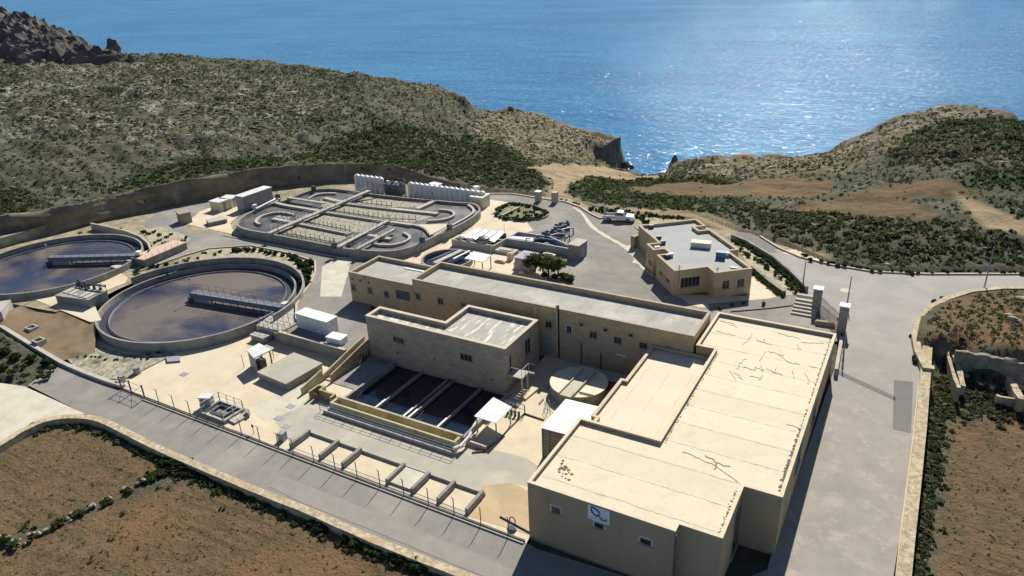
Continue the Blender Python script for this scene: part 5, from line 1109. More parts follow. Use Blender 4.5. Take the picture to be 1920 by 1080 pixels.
# terrace retaining wall, stair and yellow wall
tw=thing('terrace_wall','dark concrete retaining wall below the white cabin with a notched right end','wall',(-60,54.8,0))
m_=MB(); m_.box(-65.6,54.55,-.2,-54.9,54.85,1.55); m_.build('wall',M['conc'],tw); m_=MB(); m_.box(-65.65,54.5,1.552,-54.85,54.9,1.63); m_.build('coping',M['coping'],tw)
m_=MB(); m_.box(-65.6,54.86,-.2,-65.3,57.5,1.55); m_.build('return_wall',M['conc'],tw)
ys=thing('yard_stair','long flight of concrete steps between yellow parapets down to the basins','stairs',(-53.9,53,0))
y0,y1=50.4,57.2; n=12
m_=MB()
for k in range(n): y=y0+(y1-y0)*k/n; m_.box(-54.25,y,-.2,-53.45,y1+.4,UZ*(k+1)/n-.01) if k==n-1 else m_.box(-54.25,y,-.2,-53.45,y+(y1-y0)/n,UZ*(k+1)/n)
m_.build('steps',M['concl'],ys)
sl_=lambda x,y: .95+UZ*min(1,max(0,(y-y0)/(y1-y0)))
for nm,x in (('left_parapet',-54.5),('right_parapet',-53.35)):
    m_=MB(); m_.ribbon([(x,y0-.1),(x,y0+.8),(x,52),(x,54),(x,56),(x,57.6)],.2,-.2,(lambda x,y:sl_(x,y)-.25 if x<-54 else sl_(x,y))); m_.build('parapet',M['yellow2'] if x<-54 else M['yellow'],ys)
m_=MB(); m_.ribbon([(-54.5,50.2),(-54.5,46.9)],.22,-.2,lambda x,y:.85+.55*max(0,(y-46.9)/3.3)); tag(m_.build('boundary_wall',M['yellow2']),'free standing yellow wall running from the steps towards the road','wall')
m_=MB(); m_.prism([(-53.2,50.2),(-49.7,50.2),(-49.7,56.9),(-53.2,56.9)],-.2,.06); struct(m_.build('path',M['conc']))
# white cabin on the terrace with its small companion
cb,an,o,L,y0_,y1_=blk3('site_cabin','white flat roofed site cabin standing above the dark terrace wall','cabin',[(555,586),(612,603.5),(631,593)],UZ+2.0,UZ,'whited',cap='white')
# long side is left->near: open its front face
A_,B_=G(555,586,UZ+2),G(612,603.5,UZ+2)
f0c=(A_.x,A_.y); f1c=(B_.x,B_.y)
for a,b,nm in (((567,598),(578,604),'vent'),((582,614),(595,620),'vent')):
    opening(cb,f0c,f1c,a,b,fr='grey',name=nm,pn='grille',mull=0,pane='steel')
blk3('ac_unit','small white box unit on the ground beside the site cabin','box',[(616,628),(638,637),(651,628)],UZ+.85,UZ,'white',cap='white',lid='lid')
rl=thing('gantry_railing','criss cross railing on the terrace between the round tank and the site cabin','railing',(*G(520,610,UZ)[:2],UZ))
for px in ([(488,606),(545,618)],[(500,594),(552,604)],[(486,612),(540,628)]):
    m_=MB(); rail(m_,[G(x,y,UZ) for x,y in px],1.,.025,.9); m_.build('rail',M['metal'],rl)
m_=MB(); m_.prism([tuple(G(x,y,UZ)[:2]) for x,y in [(548,570),(556,600),(545,616),(533,622),(480,610),(500,596),(535,575)]],.5,UZ-.01+.02); struct(m_.build('path',M['concl']))
cb2,*_=blk3('concrete_box','low grey concrete chamber between the round tank and the canopy','chamber',[(467,628),(494,634),(516,622)],.85,0,'conc',cap='concl',lid='slab')
blk3('service_step','small dark concrete step beside the terrace wall','block',[(516,622),(528,626),(536,620)],1.2,0,'conc')
# small canopy kiosk
kz=2.15; P=[G(x,y,kz) for x,y in [(463,661),(473,669.5),(509,654),(486,642.5)]]
P[1]=G(473,670,kz); kt=thing('kiosk','small white roofed open kiosk with dark equipment beside the big slab','kiosk',(P[1].x,P[1].y,0))
pxk=[(462,656),(476,671),(508,656),(486,643)]; P=[G(x,y,kz) for x,y in pxk]
m_=MB(); m_.prism([(p.x,p.y) for p in P],kz-.14,kz); m_.build('roof',M['whited'],kt)
c_=sum(P,Vector())/4; Q=[p.lerp(c_,.12) for p in P]
m_=MB(); m_.ribbon([Q[0],Q[1]],.12,0,kz-.15); m_.build('side_panel',M['grey'],kt)
for q in Q[2:]: m_=MB(); m_.box(q.x-.06,q.y-.06,0,q.x+.06,q.y+.06,kz-.15); m_.build('leg',M['steel'],kt)
m_=MB(); m_.box(c_.x-.3,c_.y-.5,0,c_.x+.6,c_.y+.4,1.0); m_.build('pump',M['steel'],kt); m_=MB(); m_.tube([(c_.x+.9,c_.y,.0),(c_.x+.9,c_.y,1.1),(c_.x+.2,c_.y,1.3)],.09,8); m_.build('pipe',M['rust'],kt)
# big covered slab tank
blk3('covered_tank','broad low concrete tank with a flat greenish slab roof in the lower yard','tank',[(476,701),(536,719),(603,681)],.95,0,'conc',cap='yard2',lid='slab')
# posts in the yard
for x,y,h,l in ((458,689,1.6,'thin dark pole standing left of the white kiosk'),(514,674,1.3,'thin dark post at the right corner of the white kiosk')):
    m_=MB(); q=G(x,y,0); m_.tube([(q.x,q.y,0),(q.x-.05,q.y,h)],.035,6); tag(m_.build('pole',M['steel']),l,'pole')
def slabby(px,z0,z1,mat,name,label,cat):
    m_=MB(); P=[G(x,y,z1) for x,y in px]; m_.prism([(p.x,p.y) for p in P],z0,z1); return tag(m_.build(name,M[mat]),label,cat)
slabby([(311,669),(337,667),(338,676),(313,678)],0,.22,'grey','hatch_cover','dark raised hatch cover by the gravel below the near round tank','hatch')
slabby([(552,724),(556,727),(552,732)],0,.02,'metal','drain_cover','small drain cover left of the yellow wall','hatch')
for k,(px,l) in enumerate((([(221,704),(240,705),(240,716),(220,715)],'left of two short concrete bollard blocks on the gravel'),([(245,693),(268,692),(270,700),(248,702)],'right of two short concrete bollard blocks on the gravel'))):
    x,y=[(230,716),(258,700)][k]; q=G(x,y,0); m_=MB(); m_.cyl((q.x,q.y),.42,0,.85,14,.38); tag(m_.build('manhole_shaft',M['conc'],smooth=False),l,'shaft')
for x,y in ((345,702),(545,762),(523,784),(537,800)):
    q=G(x,y,0); m_=MB(); m_.box(q.x-.45,q.y-.35,0,q.x+.45,q.y+.35,.03); tag(m_.build('manhole_cover',M['metal']),{345:'faint manhole cover on the pale slab below the round tank',545:'farthest of three faint covers left of the railing',523:'middle of three faint covers left of the railing',537:'nearest of three faint covers left of the railing'}[x],'hatch')
# railed square pit
pt=thing('railed_pit','square sunken concrete pit ringed by a metal railing near the road','pit',(*G(415,765,0)[:2],0))
P=[G(x,y,.35) for x,y in [(378,772),(420,788),(456,766),(412,750)]]
m_=MB(); m_.ribbon(P,.25,0,.35,closed=True); m_.build('kerb',M['concl'],pt); m_=MB(); m_.prism([(p.x,p.y) for p in P],.01,.05); m_.build('floor',M['conc'],pt)
c_=sum(P,Vector())/4; m_=MB(); m_.ribbon([p.lerp(c_,.45) for p in P],.2,.05,.3,closed=True); m_.build('sump',M['steel'],pt)
for i in range(4):
    if i==0: continue
    m_=MB(); rail(m_,[P[i],P[(i+1)%4]],1.0,.03,1.2); m_.build('railing',M['whited'],pt)
m_=MB(); rail(m_,[P[0],P[1]],.7,.025,1.4); m_.build('railing',M['whited'],pt)
blk3('control_cabinet','grey metal control cabinet left of the railed pit','cabinet',[(374,743),(392,746),(399,738)],1.35,0,'metal',cap='whited',lid='top')
slabby([(428,787),(449,775),(466,778),(440,793)],0,.22,'concl','concrete_plinth','low pale plinth at the right side of the railed pit','plinth')
slabby([(459,765),(468,768),(466,775),(459,772)],0,.55,'conc','concrete_stub','small concrete stub at the end of the pale plinth','block')
blk3('leaning_board','grey board box leaning by the fence before the storage bays','box',[(519,812),(529,815),(537,808)],.9,0,'metal')
# storage bays
bt=thing('storage_bays','row of low walled concrete storage bays with pale sand along the road fence','bays',(-39,40.6,0))
DX=[]
for x,y in ((576,808),(630.6,827),(671,843),(752.5,872.5),(798,890),(846,907),(899,925.6)): DX.append(G(x,y,.62).x)
yb0,yb1=39.35,41.75
m_=MB(); m_.box(DX[0]-.15,yb1,-.1,DX[-1]+.18,yb1+.16,.30); m_.build('back_wall',M['concl'],bt)
for x in DX: m_=MB(); m_.box(x-.15,yb0-.25,-.1,x+.15,yb1-.003,.62); m_.build('divider_wall',M['conc'],bt)
for k in range(6):
    m_=MB(); m_.box(DX[k]+.153,yb0,0,DX[k+1]-.153,yb1-.003,.03 if k!=3 else .24); m_.build('sand_fill' if k!=3 else 'slab',M['yard'] if k!=3 else M['patch'],bt)
m_=MB(); m_.box(DX[0]-.3,yb0-.45,0,DX[-1]+.2,yb0-.255,.06); m_.build('front_kerb',M['concl'],bt)
# fence
fk=thing('fence_kerb','long low concrete kerb with two wires along the road side of the yard','fence',(-48,38.55,0))
m_=MB(); m_.box(-69.8,38.42,-.1,-22.35,38.6,.2); m_.build('kerb',M['tar'],fk)
m_=MB(); m_.box(-69.8,38.24,-.1,-22.35,38.40,.12); m_.build('plinth',M['concl'],fk)
def post(i,loc,label,first=[]):
    if not first:
        t=thing('fence_post',label,'post',(0,0,0),'fence posts along the road'); m_=MB(); m_.box(-.03,-.03,0,.03,.03,1.65); m_.build('shaft',M['steel'],t); m_=MB(); m_.tube([(0,0,1.64),(-.04,-.2,1.9)],.025,5); m_.build('arm',M['steel'],t)
        first.append(t); t.location=loc; return t
    return dup(first[0],loc,0,label)
pp=[(305,754),(332,762),(359,772),(390,784),(421,797),(450,809)]; xs=[-67.2+2.55*k for k in range(8)]+[-47.4+2.62*k for k in range(10)]
names=['second','third','fourth','fifth','sixth','seventh','eighth']
for k,x in enumerate(xs):
    if k<8: l='fence post by the pale yard, '+(['nearest the gate']+[n+' from the gate' for n in names])[k]
    else: l='fence post in front of the storage bays, '+(['first','second','third','fourth','fifth','sixth','seventh','eighth','ninth','tenth'][k-8])+' from the left'
    post(k,(x,38.51,.2),l)
m_=MB(); q=G(476,813,0); m_.tube([(q.x,q.y,0),(q.x,q.y,1.1)],.03); m_.box(q.x-.14,q.y-.02,.75,q.x+.14,q.y+.02,1.05); tag(m_.build('tap_stand',M['steel']),'short dark tap stand inside the fence left of the storage bays','post')
gt=thing('yard_gate','two leaf steel gate with cross braces opening on to the road at the yard corner','gate',(-71.8,38.5,0))
gx_=[G(234,729,0).x,G(256,734,0).x,G(277,745,0).x]; gy_=38.55
for x in gx_: m_=MB(); m_.box(x-.06,gy_-.06,0,x+.06,gy_+.06,1.75); m_.build('post',M['steel'],gt)
for a,b in ((gx_[0],gx_[1]),(gx_[1],gx_[2])):
    m_=MB()
    for z in (.15,.85,1.6): m_.tube([(a+.08,gy_,z),(b-.08,gy_,z)],.025,5)
    m_.tube([(a+.08,gy_,.15),(b-.08,gy_,1.6)],.02,5); m_.tube([(a+.08,gy_,1.6),(b-.08,gy_,.15)],.02,5); m_.build('leaf',M['metal'],gt)
m_=MB(); m_.ribbon([G(x,y,0) for x,y in [(0,617),(60,652),(118,684),(160,702),(200,717),(232,727)]],.5,-.2,lambda x,y:.38+.5*min(1,max(0,(-86-x)/20))); tag(m_.build('low_wall',M['concl']),'low pale wall running from the gate to the left edge of the picture','wall')
m_=MB(); q=G(966,985,0); m_.tube([(q.x-.5,q.y,.05),(q.x-.5,q.y,.6),(q.x-.25,q.y,.8),(q.x,q.y,.6),(q.x,q.y,.05)],.05,6); m_.tube([(q.x-1.6,q.y+.3,.08),(q.x+1.9,q.y-.3,.08)],.07,6); tag(m_.build('pipe_valve',M['steel']),'small looping pipe and valve on the sandy ground by the big hall','pipe')
m_=MB(); q=G(945,984,0); m_.rock((q.x+.9,q.y-.2,.12),(.4,.25,.2),3); tag(m_.build('blue_sheet',M['blue']),'scrap of blue sheeting lying against the fence near the hall','sheet')
# tin shed over the basins' right end
P=[G(x,y,2.0) for x,y in [(889,780),(930,793.5),(960,763),(925,744.5)]]
t=thing('tin_canopy','low grey sheet metal canopy on thin legs at the right end of the basins','canopy',(*P[0][:2],0)); c_=sum(P,Vector())/4
m_=MB(); m_.prism([(p.x,p.y) for p in P],1.94,2.0); 
m_.build('roof',M['whited'],t)
for p in P: q=p.lerp(c_,.12); m_=MB(); m_.box(q.x-.05,q.y-.05,0,q.x+.05,q.y+.05,1.93); m_.build('leg',M['metal'],t)
m_=MB(); m_.tube([G(862,838,.7),G(880,818,.8),G(889,798,1.0),G(898,785,1.1)],.16,8); m_.tube([G(850,842,.5),G(868,835,.5)],.2,8); tag(m_.build('pipework',M['whited']),'thick pale pipe climbing beside the right end of the basins','pipe')
slabby([(873,825),(911,838),(914,831),(877,820)],0,.45,'pink','bench_block','long low pinkish block in front of the tin canopy','block')
m_=MB(); m_.ribbon([G(x,y,.1) for x,y in [(885,848),(905,846),(935,825),(950,808),(965,793),(983,775)]],.10,0,.14); tag(m_.build('edging',M['tar']),'thin curved dark edging around the tin canopy','kerb')
m_=MB(); m_.ribbon([G(x,y,.1) for x,y in [(984,775),(1020,787)]],.10,0,.14); tag(m_.build('edging',M['tar']),'short straight dark edging between the canopy railing and the tin shed','kerb')
t=thing('pump_skid','row of small dark pumps behind a frame beside the tin canopy','machinery',(*G(965,780,0)[:2],0))
for k in range(4): m_=MB(); q=G(952+k*7,776+k*2,0); m_.cyl((q.x,q.y),.13,0,.55,8); m_.dome((q.x,q.y),.16,.55,.12,8); m_.build('pump',M['steel'],t)
m_=MB(); a,b=G(960,770,0),G(984,777,0); rail(m_,[a,b],1.1,.04,2.2); m_.build('frame',M['steel'],t)
t=thing('valve_row','row of small white valve heads behind the tin canopy','machinery',(*G(955,750,0)[:2],0))
for k in range(4): m_=MB(); q=G(949+k*7,751+k*2,.3); m_.cyl((q.x,q.y),.14,0,.35,8); m_.build('valve',M['white'],t)
m_=MB(); a,b=G(1022,768,0),G(1036,788,0); rail(m_,[a,b],.9,.025,.8); a,b=G(1024,760,0),G(1030,765,0); rail(m_,[a,b],.9,.025,.8); tag(m_.build('short_railing',M['metal']),'short pale railing against the left side of the corrugated shed','railing')
slabby([(976,742),(1000,722),(1012,726),(985,748)],0,.22,'yard','platform','low pale stepped platform between the stair and the round cover','platform')
slabby([(1010,755),(1018,746),(1020,748),(1012,757)],0,.12,'steel','floor_grate','thin dark strip grate on the paving left of the round cover','grate')
# round covered tank
P0_=G(1096,722,1.3); r_c=4.05
ct=thing('covered_round_tank','low round tank with pale lids and a flat strip bridge, half in shadow','tank',(-27.2,58.9,0)); cc_=(-27.4,58.6)
q1=G(1031,722,1.25); q2=G(1146,733,1.25); 
r_c=(q2-q1).length/2-.2; cc_=(G(1086,715,1.25).x,G(1086,716,1.25).y)
ct.location=(cc_[0],cc_[1],0)
m_=MB(); m_.cyl(cc_,r_c,-.1,1.2,48); m_.build('tank_wall',M['conc'],ct)
m_=MB(); m_.cyl(cc_,r_c+.05,1.202,1.3,48); m_.build('lid',M['cream'],ct)
a,b=G(1062,739,1.45),G(1096,704,1.45); d=(b-a).normalized(); 
m_=MB(); m_.ribbon([a-d*.3,b+d*1.2],1.35,1.302,1.42); m_.build('bridge',M['coping'],ct)
n_=Vector((-d.y,d.x,0))
for s in (-.72,.72): m_=MB(); m_.ribbon([a-d*.35+n_*s,b+d*1.3+n_*s],.10,1.303,1.6); m_.build('upstand',M['concl'],ct)
m_=MB(); a=G(1086,735,1.4); b=G(1112,741,1.4); m_.tube([a,b],.07,6); m_.build('arm',M['steel'],ct)
t=thing('rusty_manifold','rust red pipe manifold with white valve heads beside the round cover','machinery',(*G(1142,730,0)[:2],0)); q=G(1146,733,.6)
m_=MB(); m_.box(q.x-.6,q.y-.9,0,q.x+1.0,q.y+1.3,.9); m_.build('frame',M['rust'],t)
for k in range(5): m_=MB(); m_.tube([(q.x-.95,q.y-.8+k*.45,.95),(q.x+.9,q.y-.8+k*.45,1.05)],.12,8); m_.build('pipe',M['rust'],t); m_=MB(); m_.cyl((q.x-.95,q.y-.8+k*.45),.10,.9,1.25,8); m_.build('valve',M['white'],t)
m_=MB(); q=G(1122,750,0); m_.cyl((q.x,q.y),.28,0,.8,12); m_.dome((q.x,q.y),.28,.8,.15,12); tag(m_.build('small_tank',M['whited']),'small grey drum between the round cover and the corrugated shed','drum')
# corrugated shed
zs_=3.3; P=[G(1013,802,zs_),G(1060,818,zs_),G(1122,765,zs_),G(1059,747,zs_)]
sh=thing('corrugated_shed','tall shed with a white corrugated roof standing against the large hall','shed',(P[0].x,P[0].y,0))
xa,xb=P[0].x,-22.36; ya=P[0].y; yb=P[3].y
def corr(xa,ya,xb,yb,z,amp=.02,pitch=.36):
    n=int((xb-xa)/pitch*4); vs=[];fs=[]
    m__=MB(); N2=int((yb-ya)/pitch*4)
    for i in range(N2+1):
        y=ya+(yb-ya)*i/N2; zz=z+amp*math.sin(i*math.pi/2)
        vs+=[(xa,y,zz),(xb,y,zz+.12)]
    for i in range(N2): fs.append((2*i,2*i+1,2*i+3,2*i+2))
    n0=len(vs); vs+=[(x,y,z_-.03) for x,y,z_ in vs]; fs+=[(n0+a,n0+d,n0+c,n0+b) for a,b,c,d in fs]
    return m__.add(vs,fs)
corr(xa,ya,xb,yb,zs_).build('roof',M['white'],sh,fix=False)
m_=MB(); m_.box(xa+.15,ya+.12,0,xa+.2,yb-.1,zs_-.06); m_.build('wall',M['beige'],sh)
m_=MB(); m_.box(xa+.2,ya+.12,0,xb-.02,ya+.17,zs_-.06); m_.build('front_wall',M['beige'],sh)
for k in range(9): m_=MB(); m_.box(xa+.12,ya+.085,.1+k*.36,xb-.02,ya+.118,.13+k*.36); m_.build('cladding_rail',M['conc'],sh)
for x in (xa+.1,xa+.8,xb-.4): m_=MB(); m_.box(x,ya+.04,0,x+.07,ya+.11,zs_-.05); m_.build('post',M['grey'],sh)
# ================================================================ roof units of the administration building
def roofbox(x,y,w,d,h,name,label,mat,cap,ang=math.radians(-20)):
    q=G(x,y,ZA-.45); t=thing(name,label,'roof unit',(q.x,q.y,ZA-.45)); m_=MB(); m_.box(-w/2,-d/2,.08,w/2,d/2,h,ang,(q.x,q.y,ZA-.45)); m_.build('casing',M[mat],t)
    m_=MB(); m_.box(-w/2-.03,-d/2-.03,h+.001,w/2+.03,d/2+.03,h+.06,ang,(q.x,q.y,ZA-.45)); m_.build('top',M[cap],t)
    for s in (-1,1): m_=MB(); m_.box(s*w*.35-.05,-d/2,0,s*w*.35+.05,d/2,.079,ang,(q.x,q.y,ZA-.45)); m_.build('foot',M['steel'],t)
    return t
roofbox(1314,463,2.7,1.3,.75,'skylight_box','long white box standing in the middle of the office roof','whited','cream',math.radians(8))
roofbox(1351,484,1.25,.8,.9,'ac_unit','blue sided air conditioning unit on the office roof','blue','blue',math.radians(8))
roofbox(1364,481,.5,.35,.55,'ac_unit','tiny white fan unit beside the blue unit on the office roof','white','white')
for k,(x,y) in enumerate(((1221,428),(1235,449),(1243,458),(1232,469),(1252,484),(1257,482))):
    roofbox(x,y,.7,.35,.5,'ac_unit','small air conditioning unit tucked by the left parapet of the office roof, number of them counted from the back: '[:71]+' ',('whited' if k in (3,5) else 'steel'),('white' if k in (3,5) else 'grey'),math.radians(41))['label']=['dark small fan unit at the back left corner of the office roof','dark small fan unit in the upper notch of the office roof','small fan unit at the inner corner of the upper roof notch','white small fan unit in the middle left recess of the office roof','grey fan unit in the front left recess of the office roof','white fan unit beside the grey one in the front left roof recess'][k]
m_=MB(); q=G(1376,503,ZA-.45); m_.box(q.x-.45,q.y-.2,ZA-.45,q.x+.45,q.y+.2,ZA-.3); tag(m_.build('roof_slab',M['whited']),'small pale slab lying near the right corner of the office roof','slab')
for x,y,yt,l in ((1273,520,484,'thin antenna mast at the front left corner of the office'),(1345,510,498,'short stub aerial on the front parapet of the office')):
    q=G(x,y,ZA); m_=MB(); m_.tube([(q.x,q.y,ZA-1.2 if x<1300 else ZA),(q.x,q.y,ZA+(1.7 if x<1300 else .6))],.035,6)
    if x<1300: m_.tube([(q.x-.3,q.y,ZA+1.5),(q.x+.3,q.y,ZA+1.5)],.02,4); m_.tube([(q.x-.2,q.y,ZA+1.2),(q.x+.2,q.y,ZA+1.2)],.02,4)
    else: m_.tube([(q.x-.2,q.y,ZA+.3),(q.x+.2,q.y,ZA+.5)],.05,4)
    tag(m_.build('aerial',M['steel']),l,'aerial')
t,an,o,L,y0,y1=blk3('side_porch','small beige annexe block against the back left corner of the office','hut',[(1184,441.5),(1190,444),(1199,440)],UZ+1.9,UZ,'beige',cap='beige')
# ================================================================ gates and pillars
def pillar(x,y,w,h,label,mat='concl',z=UZ):
    q=G(x,y,z); t=thing('gate_pillar',label,'pillar',(q.x,q.y,z)); m_=MB(); m_.box(-w/2,-w/2,-.1,w/2,w/2,h,.0,(q.x,q.y,z)); m_.build('shaft',M[mat],t); m_=MB(); m_.box(-w/2-.08,-w/2-.08,h+.001,w/2+.08,w/2+.08,h+.15,0,(q.x,q.y,z)); m_.build('cap',M['white' if mat!='pink' else 'concl'],t); return q
p1=pillar(1009.5,378,.95,1.9,'left stone pillar of the far gate by the sandy track'); p2=pillar(1040.5,380,.95,1.9,'right salmon tinted pillar of the far gate by the sandy track','pink')
p3=pillar(1529,583,.95,3.0,'left tall concrete pillar of the entrance gate beside the steps','conc'); p4=pillar(1577,620,.95,3.2,'right tall concrete pillar of the entrance gate beside the road','conc')
t=thing('entrance_gate','dark openwork iron gate leaves between the two tall entrance pillars','gate',((p3.x+p4.x)/2,(p3.y+p4.y)/2,UZ))
a=Vector((p3.x+.5,p3.y-.2,UZ)); b=Vector((p4.x-.5,p4.y+.2,UZ)); mid=(a+b)/2; d=(b-a).normalized()
for u,v in ((a,mid-d*.05),(mid+d*.05,b)):
    m_=MB(); n=max(3,int((v-u).length/.16))
    for k in range(n+1): q=u.lerp(v,k/n); m_.box(-.015,-.015,.1,.015,.015,2.0+.2*math.sin(k/n*math.pi),0,tuple(q))
    for z in (.15,1.0,1.9): m_.tube([u+Vector((0,0,z)),v+Vector((0,0,z))],.025,4)
    m_.build('leaf',M['steel'],t)
q0=G(1545,610,UZ); m_=MB(); rg=np.random.default_rng(8)
m_=MB(); m_.box(-1.0,-.25,0,1.2,.25,.45,.1,(q0.x,q0.y,UZ)); m_.box(-.9,-.2,.451,1.0,.2,.55,.1,(q0.x,q0.y,UZ)); tag(m_.build('timber_pile',M['beige']),'pile of pale boards at the foot of the iron entrance gate','pile')
st=thing('garden_steps','flight of pale steps beside the left entrance pillar at the end of the garden bed','stairs',(*G(1508,575,UZ)[:2],UZ))
q=G(1507,592,UZ)
for k in range(5): m_=MB(); m_.box(q.x-1.5,q.y-.2+k*.62,UZ-.1,q.x+1.3,q.y+.42-.003+k*.62,UZ+.2*(k+1)); m_.build('step',M['concl'],st)
q=G(1510,553,UZ+1.0); m_=MB(); m_.box(q.x-1.,q.y-.25,UZ,q.x+1.,q.y+.25,UZ+1.0); m_.build('head_block',M['concl'],st)
# boundary strip wall between the gate and the hall
m_=MB(); q1,q2=GR(1577,640),GR(1566,705); m_.ribbon([(q1.x,q1.y),(q2.x,q2.y)],.35,.5,2.0); tag(m_.build('side_wall',M['concl']),'low pinkish wall running from the right entrance pillar along the hall','wall')
m_=MB(); a,b=GR(1583,628),GR(1578,690); rail(m_,[(a.x,a.y,a.z),(b.x,b.y,b.z)],1.6,.03,1.6); tag(m_.build('side_fence',M['steel']),'thin wire fence beside the pinkish wall near the right entrance pillar','fence')
# hedges and walls of the garden bed
m_=MB(); m_.ribbon([G(x,y,UZ) for x,y in [(1372,447),(1400,459),(1450,489),(1490,524),(1512,547)]],.4,UZ-.1,UZ+.75); tag(m_.build('garden_wall',M['conc']),'low wall on the road side of the planted strip by the office','wall')
m_=MB(); m_.ribbon([G(x,y,UZ) for x,y in [(1410,503),(1440,530),(1470,552)]],.5,UZ-.1,UZ+.5); tag(m_.build('garden_wall',M['conc']),'low wall on the office side of the planted strip','wall')
m_=MB(); m_.ribbon([G(x,y,UZ) for x,y in [(1370,585),(1440,579),(1495,572)]],.12,UZ,UZ+.12); tag(m_.build('edging',M['tar']),'thin dark edging line between the office forecourt and the gate','kerb')
# lamp posts
def lamp(bx,by,ty,label,z=UZ):
    q=G(bx,by,z); h=.5
    while h<14 :
        w=Vector((q.x,q.y,z+h-CAMZ)); 
        if 540+FPX*w.dot(_D)/w.dot(_F)<=ty: break
        h+=.05
    t=thing('lamp_post',label,'pole',(q.x,q.y,z)); m_=MB(); m_.tube([(q.x,q.y,z),(q.x,q.y,z+h*.6),(q.x,q.y,z+h)],[.10,.075,.05],8); m_.build('shaft',M['metal'],t); m_=MB(); m_.cyl((q.x,q.y),.16,z-.02,z+.5,10,.12); m_.build('base',M['metal'],t); return t
lamp(1588,572,518,'tall thin pole just above the right entrance pillar'); lamp(1844,545,464,'tall pale pole at the bend where the right road meets the mound')
lamp(1505,535,485,'faint thin pole left of the garden strip by the road')
# walls of the right hand road
zmound=lambda x,y:2.05
m_=MB(); m_.ribbon([G(x,y,2.0) for x,y in [(1955,540),(1880,540),(1820,546),(1775,560),(1745,576),(1724,600),(1716,630),(1722,660),(1736,688),(1752,690)]],.75,.2,2.1); tag(m_.build('retaining_wall',M['rubble']),'curved rubble retaining wall holding the scrubby mound beside the road bend','wall')
P=[(1740,640),(1734,720),(1727,800),(1716,900),(1704,1000),(1693,1100),(1680,1250)]
m_=MB(); pts=[]
for x,y in P:
    z=1.2
    for _ in range(6): p=G(x,y,z); z=1.4*min(1,max(0,(p.y-45)/35))+.55
    pts.append(p)
m_.ribbon(pts,.95,-1.2,lambda x,y:1.4*min(1,max(0,(y-45)/35))+.55); tag(m_.build('boundary_wall',M['rubble']),'broad pale rubble wall along the right side of the right road','wall')
P=[(1728,695),(1722,735),(1713,820),(1700,920),(1690,1000),(1680,1100),(1668,1250)]; pts=[]
for x,y in P:
    z=1.
    for _ in range(6): p=G(x,y,z); z=1.4*min(1,max(0,(p.y-45)/35))+.2
    pts.append(p)
m_=MB(); m_.ribbon(pts,.2,-.2,lambda x,y:1.4*min(1,max(0,(y-45)/35))+.24); m_.ribbon([p+Vector((.42,0,0)) for p in pts],.2,-.2,lambda x,y:1.4*min(1,max(0,(y-45)/35))+.30); tag(m_.build('cable_trough',mk('cream_kerb',(.58,.49,.33),(.50,.42,.28),1,.9)),'narrow double cream kerb channel at the foot of the right road wall','kerb')
# wall between the front road and the fields
P=[(-250,985),(0,832),(60,795),(110,780),(175,781),(215,798),(285,835),(380,876),(478,918),(577,956),(646,988),(740,1028),(887,1084),(1000,1130)]
m_=MB(); m_.ribbon(smooth([G(x,y,.32) for x,y in P],2,False),.72,-1.5,lambda x,y:.32+.06*noise.noise(Vector((x,y,0)))); tag(m_.build('boundary_wall',M['rubble']),'broad rubble topped wall between the front road and the brown fields','wall')
# tumbled field wall
P=[(-60,960),(0,1000),(30,1020),(60,1002),(110,978),(170,950),(240,915),(270,905)]
fw=thing('field_wall','tumbled dry stone wall dividing the two brown fields','wall',(*G(120,975,-.5)[:2],-.7)); rg=np.random.default_rng(21); m_=MB(); k=0
PP=[G(x,y,-.4) for x,y in P]
for a,b in zip(PP[:-1],PP[1:]):
    L=(b-a).length
    for q in range(int(L*3.2)):
        p=a.lerp(b,rg.random()); s=rg.uniform(.12,.3); gz=-.62; m_.rock((p.x+rg.normal(0,.28),p.y+rg.normal(0,.28),gz+rg.uniform(0,.4)),(s*1.1,s*.9,s*.7),int(rg.integers(99)),sub=1,rough=.6); k+=1
struct(m_.build('stones',M['rubbleg'],fw),'stuff')
# ruined walls on the right
rw=thing('ruined_wall','ruined stone enclosure with a long dark shaded wall below the scrubby mound','ruin',(*G(1830,680,0)[:2],-.5))
def rwall(px,z1,w,z0=-.8,mat='rubble'):
    m_=MB(); P=[G(x,y,z1) for x,y in px]; Q=[]
    for a,b in zip(P[:-1],P[1:]):
        for k in range(5): Q.append(a.lerp(b,k/5))
    Q.append(P[-1]); m_.ribbon(Q,w,z0,lambda x,y:z1+.3*noise.noise(Vector((x*1.3,y*1.3,z1)))); return m_.build('wall',M[mat],rw)
rwall([(1792,656),(1830,663),(1880,672),(1925,683),(2000,700)],2.5,.5,mat='rubbleg'); rwall([(1772,648),(1782,680),(1798,728)],1.2,.35); rwall([(1778,646),(1792,668),(1806,722)],1.0,.5)
rwall([(1868,742),(1900,748),(1930,756),(2000,775)],.4,.4); rwall([(1893,708),(1905,728),(1915,748)],1.0,.6); rwall([(1752,644),(1768,647)],2.0,.3)
m_=MB(); q=G(1852,722,-.2); m_.rock((q.x,q.y,-.6),(2.6,1.7,.7),5,sub=3); m_.build('rubble_heap',M['rubble'],rw)
for k,(x,y) in enumerate(((1812,706),(1885,683),(1893,676),(1912,725),(1900,598),(1915,560),(1898,592))):
    q=G(x,y,[0,1.5,2.5,0,2.7,2.7,2.7][k]); m_=MB(); m_.rock((q.x,q.y,q.z),(.8,.35,.3),k+40,sub=2); tag(m_.build('stone_slab',M['rubble']),['pale slab at the left of the ruin','pale slab against the shaded ruin wall','pale slab on top of the ruin wall','pale slab at the right edge of the ruin','long pale slab high on the scrubby mound','pale stone at the top right corner of the mound','pale slab beside the long one on the mound'][k],'stone')
